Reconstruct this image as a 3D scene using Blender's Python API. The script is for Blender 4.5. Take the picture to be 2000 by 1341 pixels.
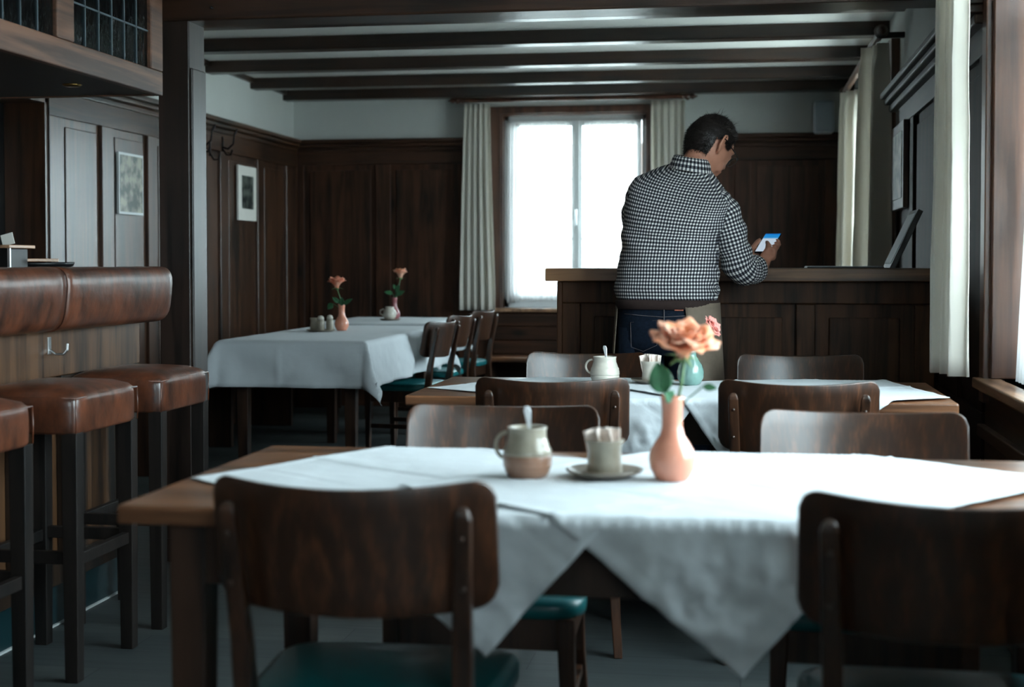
import bpy, bmesh, math, random
from mathutils import Vector, Matrix, Euler, noise
random.seed(7)
PI = math.pi
scene = bpy.context.scene
col = scene.collection
for o in list(bpy.data.objects):
    bpy.data.objects.remove(o)

# ------------------------------------------------------------------ camera, world, light, exposure
cam_d = bpy.data.cameras.new('camera')
cam = bpy.data.objects.new('camera', cam_d)
col.objects.link(cam)
cam.location = (0, 0, 1.15)
cam.rotation_euler = (math.radians(90 - 1.8), 0, math.radians(9.2))
cam_d.sensor_width = 36.0
cam_d.lens = 50.0
cam_d.shift_y = -0.034
cam_d.clip_start = 0.05
cam_d.dof.use_dof = True
cam_d.dof.focus_distance = 5.2
cam_d.dof.aperture_fstop = 3.2
scene.camera = cam

world = bpy.data.worlds.new('overcast')
scene.world = world
world.use_nodes = True
bgn = world.node_tree.nodes['Background']
bgn.inputs[0].default_value = (0.78, 0.93, 1.0, 1)
bgn.inputs[1].default_value = 17.0

scene.view_settings.view_transform = 'Standard'
scene.view_settings.look = 'None'
scene.view_settings.gamma = 1.0
scene.view_settings.use_curve_mapping = False
scene.view_settings.exposure = 0.18
scene.cycles.max_bounces = 8
scene.cycles.diffuse_bounces = 5
scene.cycles.glossy_bounces = 3
scene.cycles.transparent_max_bounces = 12
scene.cycles.use_denoising = True
scene.cycles.sample_clamp_indirect = 6.0
scene.cycles.caustics_reflective = False
scene.cycles.caustics_refractive = False

XL, XR, YB, YF = -3.62, 0.82, 11.2, -3.0       # wall planes
ZC = 2.53                                     # ceiling

def portal(name, loc, rot, sx, sy):
    l = bpy.data.lights.new(name, 'AREA')
    l.shape = 'RECTANGLE'; l.size = sx; l.size_y = sy
    l.cycles.is_portal = True
    o = bpy.data.objects.new(name, l); col.objects.link(o)
    o.location = loc; o.rotation_euler = rot
# daylight enters through the window openings (sampling portals for the sky)
W3 = (1.9, 4.78, 0.78, 2.36)      # near right window: y0,y1,z0,z1
W5 = (-1.62, -1.18, 0.90, 2.20)      # unseen window added behind the camera for fill light, x0,x1,z0,z1
W4 = (-2.8, -0.2, 0.78, 2.36)      # unseen right-hand opening added behind the camera as weak fill
W2 = (7.95, 9.85, 0.80, 2.26)     # far right window
W1 = (-1.90, -0.74, 0.80, 2.34)   # back window x0,x1,z0,z1
for w in (W2, W3, W4):
    portal('sky_portal', (XR + 0.40, (w[0]+w[1])/2, (w[2]+w[3])/2), (0, PI/2, 0), w[3]-w[2], w[1]-w[0])
portal('sky_portal', ((W5[0]+W5[1])/2, YF - 0.40, (W5[2]+W5[3])/2), (PI/2, 0, 0), W5[1]-W5[0], W5[3]-W5[2])
portal('sky_portal', ((W1[0]+W1[1])/2, YB + 0.40, (W1[2]+W1[3])/2), (-PI/2, 0, 0), W1[1]-W1[0], W1[3]-W1[2])

# ------------------------------------------------------------------ materials
def S(r, g, b):
    f = lambda c: (c/255/12.92) if c/255 <= 0.04045 else ((c/255+0.055)/1.055)**2.4
    return (f(r), f(g), f(b), 1)

def new_mat(name):
    m = bpy.data.materials.new(name); m.use_nodes = True
    nt = m.node_tree
    return m, nt, nt.nodes['Principled BSDF']

def node(nt, t, **kw):
    n = nt.nodes.new(t)
    for k, v in kw.items():
        setattr(n, k, v)
    return n

def plain(name, c, rough=0.5, metal=0.0, spec=0.5, coat=0.0, var=0.12, scale=12.0, bump=0.0, emis=None):
    m, nt, p = new_mat(name)
    tc = node(nt, 'ShaderNodeTexCoord')
    nz = node(nt, 'ShaderNodeTexNoise'); nz.inputs['Scale'].default_value = scale; nz.inputs['Detail'].default_value = 5
    nt.links.new(tc.outputs['Object'], nz.inputs['Vector'])
    rp = node(nt, 'ShaderNodeValToRGB')
    rp.color_ramp.elements[0].position = 0.3; rp.color_ramp.elements[1].position = 0.7
    rp.color_ramp.elements[0].color = (c[0]*(1-var), c[1]*(1-var), c[2]*(1-var), 1)
    rp.color_ramp.elements[1].color = (min(1, c[0]*(1+var)), min(1, c[1]*(1+var)), min(1, c[2]*(1+var)), 1)
    nt.links.new(nz.outputs['Fac'], rp.inputs['Fac'])
    nt.links.new(rp.outputs['Color'], p.inputs['Base Color'])
    p.inputs['Roughness'].default_value = rough
    p.inputs['Metallic'].default_value = metal
    p.inputs['Specular IOR Level'].default_value = spec
    p.inputs['Coat Weight'].default_value = coat
    p.inputs['Coat Roughness'].default_value = 0.12
    if bump:
        b = node(nt, 'ShaderNodeBump'); b.inputs['Strength'].default_value = bump; b.inputs['Distance'].default_value = 0.01
        nt.links.new(nz.outputs['Fac'], b.inputs['Height']); nt.links.new(b.outputs['Normal'], p.inputs['Normal'])
    if emis:
        p.inputs['Emission Color'].default_value = emis[0]; p.inputs['Emission Strength'].default_value = emis[1]
    return m

def wood(name, cd, cl, axis='Z', rough=0.35, coat=0.25, scale=1.0, rand=True, knots=0.5, spec=0.5, coat_rough=0.22):
    """stained timber, grain running along one object axis"""
    m, nt, p = new_mat(name)
    tc = node(nt, 'ShaderNodeTexCoord')
    mp = node(nt, 'ShaderNodeMapping')
    s = {'X': (0.9, 14, 14), 'Y': (14, 0.9, 14), 'Z': (14, 14, 0.9)}[axis]
    mp.inputs['Scale'].default_value = tuple(v*scale for v in s)
    nt.links.new(tc.outputs['Object'], mp.inputs['Vector'])
    vec = mp.outputs['Vector']
    if rand:
        oi = node(nt, 'ShaderNodeObjectInfo')
        ml = node(nt, 'ShaderNodeMath', operation='MULTIPLY'); ml.inputs[1].default_value = 37.0
        nt.links.new(oi.outputs['Random'], ml.inputs[0])
        va = node(nt, 'ShaderNodeVectorMath', operation='ADD')
        nt.links.new(vec, va.inputs[0]); nt.links.new(ml.outputs[0], va.inputs[1])
        vec = va.outputs['Vector']
    n1 = node(nt, 'ShaderNodeTexNoise'); n1.inputs['Scale'].default_value = 1.0; n1.inputs['Detail'].default_value = 7
    n1.inputs['Distortion'].default_value = 1.2
    nt.links.new(vec, n1.inputs['Vector'])
    n2 = node(nt, 'ShaderNodeTexNoise'); n2.inputs['Scale'].default_value = 7.0; n2.inputs['Detail'].default_value = 3
    nt.links.new(vec, n2.inputs['Vector'])
    n3 = node(nt, 'ShaderNodeTexNoise'); n3.inputs['Scale'].default_value = 2.3; n3.inputs['Detail'].default_value = 2
    nt.links.new(tc.outputs['Object'], n3.inputs['Vector'])
    a = node(nt, 'ShaderNodeMath', operation='MULTIPLY_ADD'); a.inputs[1].default_value = 0.25
    nt.links.new(n2.outputs['Fac'], a.inputs[0]); nt.links.new(n1.outputs['Fac'], a.inputs[2])
    b = node(nt, 'ShaderNodeMath', operation='MULTIPLY_ADD'); b.inputs[1].default_value = knots
    nt.links.new(n3.outputs['Fac'], b.inputs[0]); nt.links.new(a.outputs[0], b.inputs[2])
    rp = node(nt, 'ShaderNodeValToRGB')
    e = rp.color_ramp.elements
    e[0].position = 0.50 + 0.38*knots; e[0].color = cd
    e[1].position = 0.74 + 0.48*knots; e[1].color = cl
    nt.links.new(b.outputs[0], rp.inputs['Fac'])
    # knots: small dark spots drawn out along the grain
    mk = node(nt, 'ShaderNodeMapping')
    mk.inputs['Scale'].default_value = {'X': (2.0, 5.0, 5.0), 'Y': (5.0, 2.0, 5.0), 'Z': (5.0, 5.0, 2.0)}[axis]
    nt.links.new(tc.outputs['Object'], mk.inputs['Vector'])
    vo = node(nt, 'ShaderNodeTexVoronoi'); vo.inputs['Scale'].default_value = 1.0
    nt.links.new(mk.outputs[0], vo.inputs['Vector'])
    kr = node(nt, 'ShaderNodeValToRGB'); k0 = kr.color_ramp.elements
    k0[0].position = 0.05; k0[0].color = (0.25, 0.25, 0.25, 1); k0[1].position = 0.16; k0[1].color = (1, 1, 1, 1)
    nt.links.new(vo.outputs['Distance'], kr.inputs['Fac'])
    mm = node(nt, 'ShaderNodeMix', data_type='RGBA', blend_type='MULTIPLY'); mm.inputs['Factor'].default_value = 0.9
    nt.links.new(rp.outputs['Color'], mm.inputs['A']); nt.links.new(kr.outputs['Color'], mm.inputs['B'])
    nt.links.new(mm.outputs['Result'], p.inputs['Base Color'])
    p.inputs['Roughness'].default_value = rough
    p.inputs['Specular IOR Level'].default_value = spec
    p.inputs['Coat Weight'].default_value = coat
    p.inputs['Coat Roughness'].default_value = coat_rough
    bp = node(nt, 'ShaderNodeBump'); bp.inputs['Strength'].default_value = 0.12; bp.inputs['Distance'].default_value = 0.004
    nt.links.new(a.outputs[0], bp.inputs['Height']); nt.links.new(bp.outputs['Normal'], p.inputs['Normal'])
    return m

def plywood(name, cd, cm, cl, rough=0.36, coat=0.42):
    m, nt, p = new_mat(name)
    tc = node(nt, 'ShaderNodeTexCoord'); oi = node(nt, 'ShaderNodeObjectInfo')
    mp = node(nt, 'ShaderNodeMapping'); mp.inputs['Scale'].default_value = (3.4, 3.4, 1.5); mp.inputs['Location'].default_value = (0.1, 0, -1.0)
    nt.links.new(tc.outputs['Object'], mp.inputs['Vector'])
    sh = node(nt, 'ShaderNodeCombineXYZ')
    sb = node(nt, 'ShaderNodeMath', operation='MULTIPLY_ADD'); sb.inputs[1].default_value = 1.2; sb.inputs[2].default_value = -0.6
    nt.links.new(oi.outputs['Random'], sb.inputs[0]); nt.links.new(sb.outputs[0], sh.inputs[0])
    va = node(nt, 'ShaderNodeVectorMath', operation='ADD'); nt.links.new(mp.outputs[0], va.inputs[0]); nt.links.new(sh.outputs[0], va.inputs[1])
    wv = node(nt, 'ShaderNodeTexWave', wave_type='RINGS', rings_direction='Y'); wv.inputs['Scale'].default_value = 2.2
    wv.inputs['Distortion'].default_value = 3.0; wv.inputs['Detail'].default_value = 2.0; wv.inputs['Detail Scale'].default_value = 1.2
    nt.links.new(va.outputs[0], wv.inputs['Vector'])
    m2 = node(nt, 'ShaderNodeMapping'); m2.inputs['Scale'].default_value = (150, 150, 5)
    nt.links.new(tc.outputs['Object'], m2.inputs['Vector'])
    n = node(nt, 'ShaderNodeTexNoise'); n.inputs['Scale'].default_value = 1.0; n.inputs['Detail'].default_value = 4
    nt.links.new(m2.outputs[0], n.inputs['Vector'])
    n3 = node(nt, 'ShaderNodeTexNoise'); n3.inputs['Scale'].default_value = 5.0
    nt.links.new(tc.outputs['Object'], n3.inputs['Vector'])
    a = node(nt, 'ShaderNodeMath', operation='MULTIPLY_ADD'); a.inputs[1].default_value = 0.24
    nt.links.new(wv.outputs['Fac'], a.inputs[0]); nt.links.new(n.outputs['Fac'], a.inputs[2])
    b = node(nt, 'ShaderNodeMath', operation='MULTIPLY_ADD'); b.inputs[1].default_value = 0.6
    nt.links.new(n3.outputs['Fac'], b.inputs[0]); nt.links.new(a.outputs[0], b.inputs[2])
    rp = node(nt, 'ShaderNodeValToRGB'); e = rp.color_ramp.elements
    e[0].position = 0.70; e[0].color = cd; e[1].position = 1.35 if False else 1.0; e[1].color = cl
    x = rp.color_ramp.elements.new(0.86); x.color = cm
    sc = node(nt, 'ShaderNodeMath', operation='MULTIPLY'); sc.inputs[1].default_value = 0.83
    nt.links.new(b.outputs[0], sc.inputs[0]); nt.links.new(sc.outputs[0], rp.inputs['Fac'])
    nt.links.new(rp.outputs['Color'], p.inputs['Base Color'])
    p.inputs['Roughness'].default_value = rough; p.inputs['Coat Weight'].default_value = coat; p.inputs['Coat Roughness'].default_value = 0.28
    bp = node(nt, 'ShaderNodeBump'); bp.inputs['Strength'].default_value = 0.06; bp.inputs['Distance'].default_value = 0.002
    nt.links.new(n.outputs['Fac'], bp.inputs['Height']); nt.links.new(bp.outputs['Normal'], p.inputs['Normal'])
    return m
M = {}
M['wall_wood_v'] = wood('panel_wood_vertical', S(30, 19, 12), S(78, 49, 31), 'Z', rough=0.34, coat=0.7, coat_rough=0.3)
M['wall_wood_h'] = wood('panel_wood_horizontal', S(28, 18, 11), S(70, 45, 29), 'Y', rough=0.34, coat=0.3)
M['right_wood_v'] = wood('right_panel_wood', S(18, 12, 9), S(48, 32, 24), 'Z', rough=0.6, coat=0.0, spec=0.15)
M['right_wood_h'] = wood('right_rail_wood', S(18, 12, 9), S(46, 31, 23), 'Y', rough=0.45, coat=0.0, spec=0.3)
M['back_wood_v'] = wood('back_panel_wood', S(30, 18, 11), S(72, 43, 27), 'Z', rough=0.55, coat=0.0, spec=0.3)
M['back_wood_h'] = wood('back_rail_wood', S(28, 17, 10), S(66, 40, 25), 'X', rough=0.55, coat=0.0, spec=0.3)
M['beam'] = wood('beam_wood', S(15, 11, 9), S(52, 33, 23), 'X', rough=0.34, coat=0.15)
M['post'] = wood('post_wood', S(17, 13, 11), S(46, 33, 27), 'Z', rough=0.38, coat=0.7, coat_rough=0.34)
M['counter_v'] = wood('counter_panel_wood', S(34, 21, 13), S(84, 54, 34), 'Z', rough=0.55, coat=0.0, spec=0.3)
M['counter_h'] = wood('counter_top_wood', S(72, 48, 30), S(142, 100, 66), 'X', rough=0.38, coat=0.15)
M['table'] = wood('table_wood', S(58, 37, 24), S(126, 84, 57), 'X', rough=0.30, coat=0.3)
M['table_leg'] = wood('table_leg_wood', S(22, 14, 10), S(56, 36, 24), 'Z', rough=0.5, coat=0.0, spec=0.35)
M['chair'] = plywood('chair_plywood', S(46, 27, 16), S(62, 36, 21), S(84, 50, 29))
M['chair_leg'] = wood('chair_frame_wood', S(24, 14, 9), S(68, 42, 27), 'Z', rough=0.30, coat=0.4, scale=1.6)
M['stool_leg'] = wood('stool_leg_wood', S(11, 9, 8), S(30, 24, 21), 'Z', rough=0.5, coat=0.0, spec=0.4, scale=1.6)
M['bar_wood'] = wood('bar_front_wood', S(34, 22, 14), S(88, 60, 38), 'Z', rough=0.42, coat=0.1)
M['bar_frame'] = wood('bar_frame_wood', S(20, 15, 12), S(50, 37, 28), 'Z', rough=0.42, coat=0.1)
M['canopy'] = wood('canopy_wood', S(54, 35, 26), S(106, 72, 54), 'Y', rough=0.42, coat=0.1)
M['casing'] = wood('casing_wood', S(52, 32, 23), S(88, 57, 42), 'Z', rough=0.35, coat=0.2, scale=0.8)
M['sill'] = wood('sill_wood', S(100, 74, 54), S(170, 130, 100), 'Y', rough=0.28, coat=0.4)
M['plaster'] = plain('white_plaster', S(205, 208, 205), 0.9, var=0.03, scale=3, bump=0.05, spec=0.2)
M['ceil'] = plain('ceiling_plaster', S(226, 226, 222), 0.6, var=0.02, scale=3, spec=0.3)
M['black'] = plain('black_lacquer', S(14, 15, 17), 0.35)
M['iron'] = plain('black_iron', S(22, 22, 24), 0.4, metal=0.6)
M['chrome'] = plain('chrome', S(225, 228, 230), 0.3, metal=1.0, var=0.02)
M['brass'] = plain('brass', S(150, 120, 70), 0.3, metal=1.0)
M['teal'] = plain('teal_vinyl', S(20, 104, 108), 0.38, var=0.08, scale=30, bump=0.05, coat=0.15)
M['kick'] = plain('teal_kick_tiles', S(12, 40, 45), 0.4, var=0.2, scale=6)
M['grout'] = plain('pale_sealant', S(190, 195, 195), 0.7)
M['paint'] = plain('grey_window_paint', S(224, 228, 228), 0.45, var=0.03)
M['speaker'] = plain('speaker_shell', S(196, 202, 208), 0.6, var=0.03)
M['grille'] = plain('speaker_grille', S(150, 160, 168), 0.7, var=0.05, scale=300)
M['stone_white'] = plain('pale_glaze', S(196, 190, 178), 0.25, var=0.10, scale=25, coat=0.3)
M['stone_brown'] = plain('brown_glaze', S(140, 104, 84), 0.3, var=0.2, scale=30, coat=0.3)
M['stone_grey'] = plain('grey_glaze', S(150, 142, 126), 0.3, var=0.15, scale=40, coat=0.3)
M['saucer'] = plain('dark_grey_glaze', S(120, 110, 98), 0.3, var=0.25, scale=30, coat=0.3)
M['vase_pink'] = plain('salmon_glaze', S(224, 150, 124), 0.25, var=0.06, scale=20, coat=0.5)
M['vase_rose'] = plain('rose_glaze', S(150, 88, 92), 0.3, var=0.1, coat=0.3)
M['vase_green'] = plain('celadon_glaze', S(112, 146, 138), 0.2, var=0.25, scale=14, coat=0.6)
M['leaf'] = plain('rose_leaf', S(44, 96, 60), 0.4, var=0.25, scale=30)
M['stem'] = plain('rose_stem', S(96, 132, 84), 0.5, var=0.15)
M['paper'] = plain('white_paper', S(225, 222, 214), 0.8, var=0.03)
M['sugar'] = plain('sugar_packets', S(230, 215, 205), 0.7, var=0.12, scale=60)
M['skin'] = plain('skin', S(190, 132, 108), 0.5, var=0.08, scale=20, spec=0.4)
M['hair'] = plain('dark_hair', S(34, 27, 24), 0.5, var=0.35, scale=60)
M['hair_grey'] = plain('greying_hair', S(84, 76, 70), 0.5, var=0.35, scale=80)
M['jeans'] = plain('dark_denim', S(18, 29, 44), 0.8, var=0.25, scale=90, bump=0.1, spec=0.2)
M['apron'] = plain('taupe_apron', S(132, 118, 104), 0.85, var=0.05, scale=60, spec=0.2)
M['band'] = plain('dark_apron_band', S(58, 46, 44), 0.85, var=0.08, scale=60, spec=0.2)
M['stitch'] = plain('denim_stitch', S(120, 110, 110), 0.8)
M['label'] = plain('leather_label', S(176, 96, 70), 0.6, var=0.3, scale=200)
M['shoe'] = plain('black_shoe', S(18, 17, 17), 0.4)
M['house'] = plain('render_facade', S(225, 224, 218), 0.9, var=0.02)
M['house_win'] = plain('facade_window', S(70, 78, 86), 0.4)
M['house_roof'] = plain('roof_tiles', S(130, 110, 100), 0.9)
M['pave'] = plain('outside_paving', S(212, 212, 206), 0.9)
M['lead'] = plain('dull_lead', S(62, 74, 80), 0.5, metal=0.3)
M['menu'] = plain('menu_leather', S(26, 24, 26), 0.4)

def petal_mat(name, c0, c1):
    m, nt, p = new_mat(name)
    lw = node(nt, 'ShaderNodeTexNoise'); lw.inputs['Scale'].default_value = 28
    tc = node(nt, 'ShaderNodeTexCoord'); nt.links.new(tc.outputs['Object'], lw.inputs['Vector'])
    rp = node(nt, 'ShaderNodeValToRGB'); rp.color_ramp.elements[0].color = c0; rp.color_ramp.elements[1].color = c1
    rp.color_ramp.elements[0].position = 0.35; rp.color_ramp.elements[1].position = 0.65
    nt.links.new(lw.outputs['Fac'], rp.inputs['Fac']); nt.links.new(rp.outputs['Color'], p.inputs['Base Color'])
    p.inputs['Roughness'].default_value = 0.7
    p.inputs['Subsurface Weight'].default_value = 0.0
    tr = node(nt, 'ShaderNodeBsdfTranslucent'); nt.links.new(rp.outputs['Color'], tr.inputs['Color'])
    mx = node(nt, 'ShaderNodeMixShader'); mx.inputs[0].default_value = 0.3
    out = nt.nodes['Material Output']
    nt.links.new(p.outputs[0], mx.inputs[1]); nt.links.new(tr.outputs[0], mx.inputs[2]); nt.links.new(mx.outputs[0], out.inputs['Surface'])
    return m
M['petal'] = petal_mat('peach_petal', S(246, 166, 118), S(252, 208, 184))
M['petal_deep'] = petal_mat('coral_petal', S(240, 146, 112), S(250, 190, 162))
M['petal_pink'] = petal_mat('pink_petal', S(236, 150, 138), S(246, 188, 178))

def cloth_mat(name, c, trans=0.0, weave=900.0, rough=0.85, alpha=1.0, bump=0.15):
    m, nt, p = new_mat(name)
    tc = node(nt, 'ShaderNodeTexCoord')
    n1 = node(nt, 'ShaderNodeTexNoise'); n1.inputs['Scale'].default_value = 6; n1.inputs['Detail'].default_value = 6
    nt.links.new(tc.outputs['Object'], n1.inputs['Vector'])
    n2 = node(nt, 'ShaderNodeTexNoise'); n2.inputs['Scale'].default_value = 60
    nt.links.new(tc.outputs['Object'], n2.inputs['Vector'])
    b = node(nt, 'ShaderNodeBump'); b.inputs['Strength'].default_value = bump; b.inputs['Distance'].default_value = 0.02
    nt.links.new(n1.outputs['Fac'], b.inputs['Height'])
    b2 = node(nt, 'ShaderNodeBump'); b2.inputs['Strength'].default_value = 0.08; b2.inputs['Distance'].default_value = 0.002
    nt.links.new(n2.outputs['Fac'], b2.inputs['Height']); nt.links.new(b.outputs['Normal'], b2.inputs['Normal'])
    nt.links.new(b2.outputs['Normal'], p.inputs['Normal'])
    p.inputs['Base Color'].default_value = c; p.inputs['Roughness'].default_value = rough
    p.inputs['Specular IOR Level'].default_value = 0.15
    p.inputs['Sheen Weight'].default_value = 0.1
    out = nt.nodes['Material Output']; last = p.outputs[0]
    if trans:
        tr = node(nt, 'ShaderNodeBsdfTranslucent'); tr.inputs['Color'].default_value = c
        mx = node(nt, 'ShaderNodeMixShader'); mx.inputs[0].default_value = trans
        nt.links.new(last, mx.inputs[1]); nt.links.new(tr.outputs[0], mx.inputs[2]); last = mx.outputs[0]
    if alpha < 1:
        tp = node(nt, 'ShaderNodeBsdfTransparent')
        mx = node(nt, 'ShaderNodeMixShader'); mx.inputs[0].default_value = alpha
        nt.links.new(tp.outputs[0], mx.inputs[1]); nt.links.new(last, mx.inputs[2]); last = mx.outputs[0]
    nt.links.new(last, out.inputs['Surface'])
    return m
M['linen'] = cloth_mat('white_table_linen', S(198, 204, 208), bump=0.35)
M['curtain'] = cloth_mat('cream_curtain_cloth', S(230, 226, 217), trans=0.35, bump=0.05)
M['sheer'] = cloth_mat('sheer_lace', S(245, 245, 245), trans=0.6, alpha=0.42, bump=0.05)
M['lace'] = cloth_mat('near_lace', S(245, 245, 245), trans=0.6, alpha=0.8, bump=0.05)

def leather():
    m, nt, p = new_mat('worn_brown_leather')
    tc = node(nt, 'ShaderNodeTexCoord')
    oi = node(nt, 'ShaderNodeObjectInfo')
    va = node(nt, 'ShaderNodeVectorMath', operation='ADD')
    nt.links.new(tc.outputs['Object'], va.inputs[0]); nt.links.new(oi.outputs['Random'], va.inputs[1])
    n1 = node(nt, 'ShaderNodeTexNoise'); n1.inputs['Scale'].default_value = 8; n1.inputs['Detail'].default_value = 8; n1.inputs['Roughness'].default_value = 0.7
    mp = node(nt, 'ShaderNodeMapping'); mp.inputs['Scale'].default_value = (1.4, 1.4, 0.6)
    nt.links.new(va.outputs[0], mp.inputs['Vector']); nt.links.new(mp.outputs[0], n1.inputs['Vector'])
    rp = node(nt, 'ShaderNodeValToRGB'); e = rp.color_ramp.elements
    e[0].position = 0.36; e[0].color = S(42, 25, 19); e[1].position = 0.68; e[1].color = S(110, 60, 37)
    nt.links.new(n1.outputs['Fac'], rp.inputs['Fac']); nt.links.new(rp.outputs['Color'], p.inputs['Base Color'])
    v = node(nt, 'ShaderNodeTexVoronoi'); v.inputs['Scale'].default_value = 260
    nt.links.new(tc.outputs['Object'], v.inputs['Vector'])
    n2 = node(nt, 'ShaderNodeTexNoise'); n2.inputs['Scale'].default_value = 18; n2.inputs['Detail'].default_value = 6
    nt.links.new(tc.outputs['Object'], n2.inputs['Vector'])
    b1 = node(nt, 'ShaderNodeBump'); b1.inputs['Strength'].default_value = 0.1; b1.inputs['Distance'].default_value = 0.001
    nt.links.new(v.outputs['Distance'], b1.inputs['Height'])
    b2 = node(nt, 'ShaderNodeBump'); b2.inputs['Strength'].default_value = 0.35; b2.inputs['Distance'].default_value = 0.006
    nt.links.new(n2.outputs['Fac'], b2.inputs['Height']); nt.links.new(b1.outputs['Normal'], b2.inputs['Normal'])
    nt.links.new(b2.outputs['Normal'], p.inputs['Normal'])
    p.inputs['Roughness'].default_value = 0.36
    p.inputs['Coat Weight'].default_value = 0.4; p.inputs['Coat Roughness'].default_value = 0.25
    return m
M['leather'] = leather()

def glass_mat(name, tint=(0.96, 0.98, 0.98, 1), refl=0.1, rough=0.02, bump=0.0, opaque=None):
    m, nt, p = new_mat(name)
    out = nt.nodes['Material Output']
    tp = node(nt, 'ShaderNodeBsdfTransparent'); tp.inputs[0].default_value = tint
    gl = node(nt, 'ShaderNodeBsdfGlossy'); gl.inputs['Roughness'].default_value = rough
    mx = node(nt, 'ShaderNodeMixShader')
    fr = node(nt, 'ShaderNodeLayerWeight')
    pw = node(nt, 'ShaderNodeMath', operation='POWER'); pw.inputs[1].default_value = 5.0
    nt.links.new(fr.outputs['Facing'], pw.inputs[0])
    sc_ = node(nt, 'ShaderNodeMath', operation='MULTIPLY_ADD'); sc_.inputs[1].default_value = 0.90; sc_.inputs[2].default_value = 0.05
    nt.links.new(pw.outputs[0], sc_.inputs[0]); nt.links.new(sc_.outputs[0], mx.inputs[0])
    if bump:
        tc = node(nt, 'ShaderNodeTexCoord'); n = node(nt, 'ShaderNodeTexNoise'); n.inputs['Scale'].default_value = 45
        mp = node(nt, 'ShaderNodeMapping'); mp.inputs['Scale'].default_value = (1, 1, 0.35)
        nt.links.new(tc.outputs['Object'], mp.inputs[0]); nt.links.new(mp.outputs[0], n.inputs['Vector'])
        b = node(nt, 'ShaderNodeBump'); b.inputs['Strength'].default_value = bump; b.inputs['Distance'].default_value = 0.01
        nt.links.new(n.outputs['Fac'], b.inputs['Height'])
        nt.links.new(b.outputs[0], gl.inputs['Normal']); nt.links.new(b.outputs[0], fr.inputs['Normal'])
    nt.links.new(tp.outputs[0], mx.inputs[1]); nt.links.new(gl.outputs[0], mx.inputs[2])
    nt.links.new(mx.outputs[0], out.inputs['Surface'])
    return m
M['glass'] = glass_mat('window_glass')
M['lead_glass'] = glass_mat('rippled_leaded_glass', tint=(0.20, 0.26, 0.28, 1), bump=0.9, rough=0.12)
M['lens'] = glass_mat('spectacle_lens')
M['canopy_dark'] = plain('dark_canopy_lining', S(26, 24, 24), 0.5)

def floor_mat():
    m, nt, p = new_mat('grey_plank_floor')
    tc = node(nt, 'ShaderNodeTexCoord')
    br = node(nt, 'ShaderNodeTexBrick'); br.inputs['Scale'].default_value = 1.0
    br.inputs['Brick Width'].default_value = 1.2; br.inputs['Row Height'].default_value = 0.18
    br.inputs['Mortar Size'].default_value = 0.002; br.inputs['Bias'].default_value = 0.0
    br.inputs['Color1'].default_value = S(54, 61, 62); br.inputs['Color2'].default_value = S(68, 74, 73); br.inputs['Mortar'].default_value = S(30, 36, 40)
    nt.links.new(tc.outputs['Object'], br.inputs['Vector'])
    mp = node(nt, 'ShaderNodeMapping'); mp.inputs['Scale'].default_value = (2, 26, 1)
    nt.links.new(tc.outputs['Object'], mp.inputs[0])
    n = node(nt, 'ShaderNodeTexNoise'); n.inputs['Scale'].default_value = 1.5; n.inputs['Detail'].default_value = 7
    nt.links.new(mp.outputs[0], n.inputs['Vector'])
    mr = node(nt, 'ShaderNodeMapRange'); mr.inputs['To Min'].default_value = 0.45; mr.inputs['To Max'].default_value = 1.35
    nt.links.new(n.outputs['Fac'], mr.inputs['Value'])
    mx = node(nt, 'ShaderNodeVectorMath', operation='SCALE')
    nt.links.new(br.outputs['Color'], mx.inputs[0]); nt.links.new(mr.outputs[0], mx.inputs['Scale'])
    nt.links.new(mx.outputs[0], p.inputs['Base Color'])
    p.inputs['Roughness'].default_value = 0.5
    b = node(nt, 'ShaderNodeBump'); b.inputs['Strength'].default_value = 0.2; b.inputs['Distance'].default_value = 0.003
    nt.links.new(n.outputs['Fac'], b.inputs['Height']); nt.links.new(b.outputs[0], p.inputs['Normal'])
    return m
M['floor'] = floor_mat()

def gingham():
    m, nt, p = new_mat('black_white_gingham')
    uv = node(nt, 'ShaderNodeUVMap'); uv.uv_map = 'UVMap'
    sp = node(nt, 'ShaderNodeSeparateXYZ'); nt.links.new(uv.outputs[0], sp.inputs[0])
    outs = []
    for ax in (0, 1):
        k = node(nt, 'ShaderNodeMath', operation='MULTIPLY'); k.inputs[1].default_value = 1/0.0138
        nt.links.new(sp.outputs[ax], k.inputs[0])
        f = node(nt, 'ShaderNodeMath', operation='FRACT'); nt.links.new(k.outputs[0], f.inputs[0])
        g = node(nt, 'ShaderNodeMath', operation='GREATER_THAN'); g.inputs[1].default_value = 0.47
        nt.links.new(f.outputs[0], g.inputs[0]); outs.append(g)
    a = node(nt, 'ShaderNodeMath', operation='ADD'); nt.links.new(outs[0].outputs[0], a.inputs[0]); nt.links.new(outs[1].outputs[0], a.inputs[1])
    h = node(nt, 'ShaderNodeMath', operation='MULTIPLY'); h.inputs[1].default_value = 0.5; nt.links.new(a.outputs[0], h.inputs[0])
    rp = node(nt, 'ShaderNodeValToRGB'); rp.color_ramp.interpolation = 'LINEAR'
    e = rp.color_ramp.elements
    e[0].position = 0.0; e[0].color = S(250, 248, 242); e[1].position = 1.0; e[1].color = S(24, 24, 30)
    mid = rp.color_ramp.elements.new(0.5); mid.color = S(112, 112, 118)
    nt.links.new(h.outputs[0], rp.inputs['Fac']); nt.links.new(rp.outputs['Color'], p.inputs['Base Color'])
    p.inputs['Roughness'].default_value = 0.85; p.inputs['Specular IOR Level'].default_value = 0.15
    return m
M['gingham'] = gingham()

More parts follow.
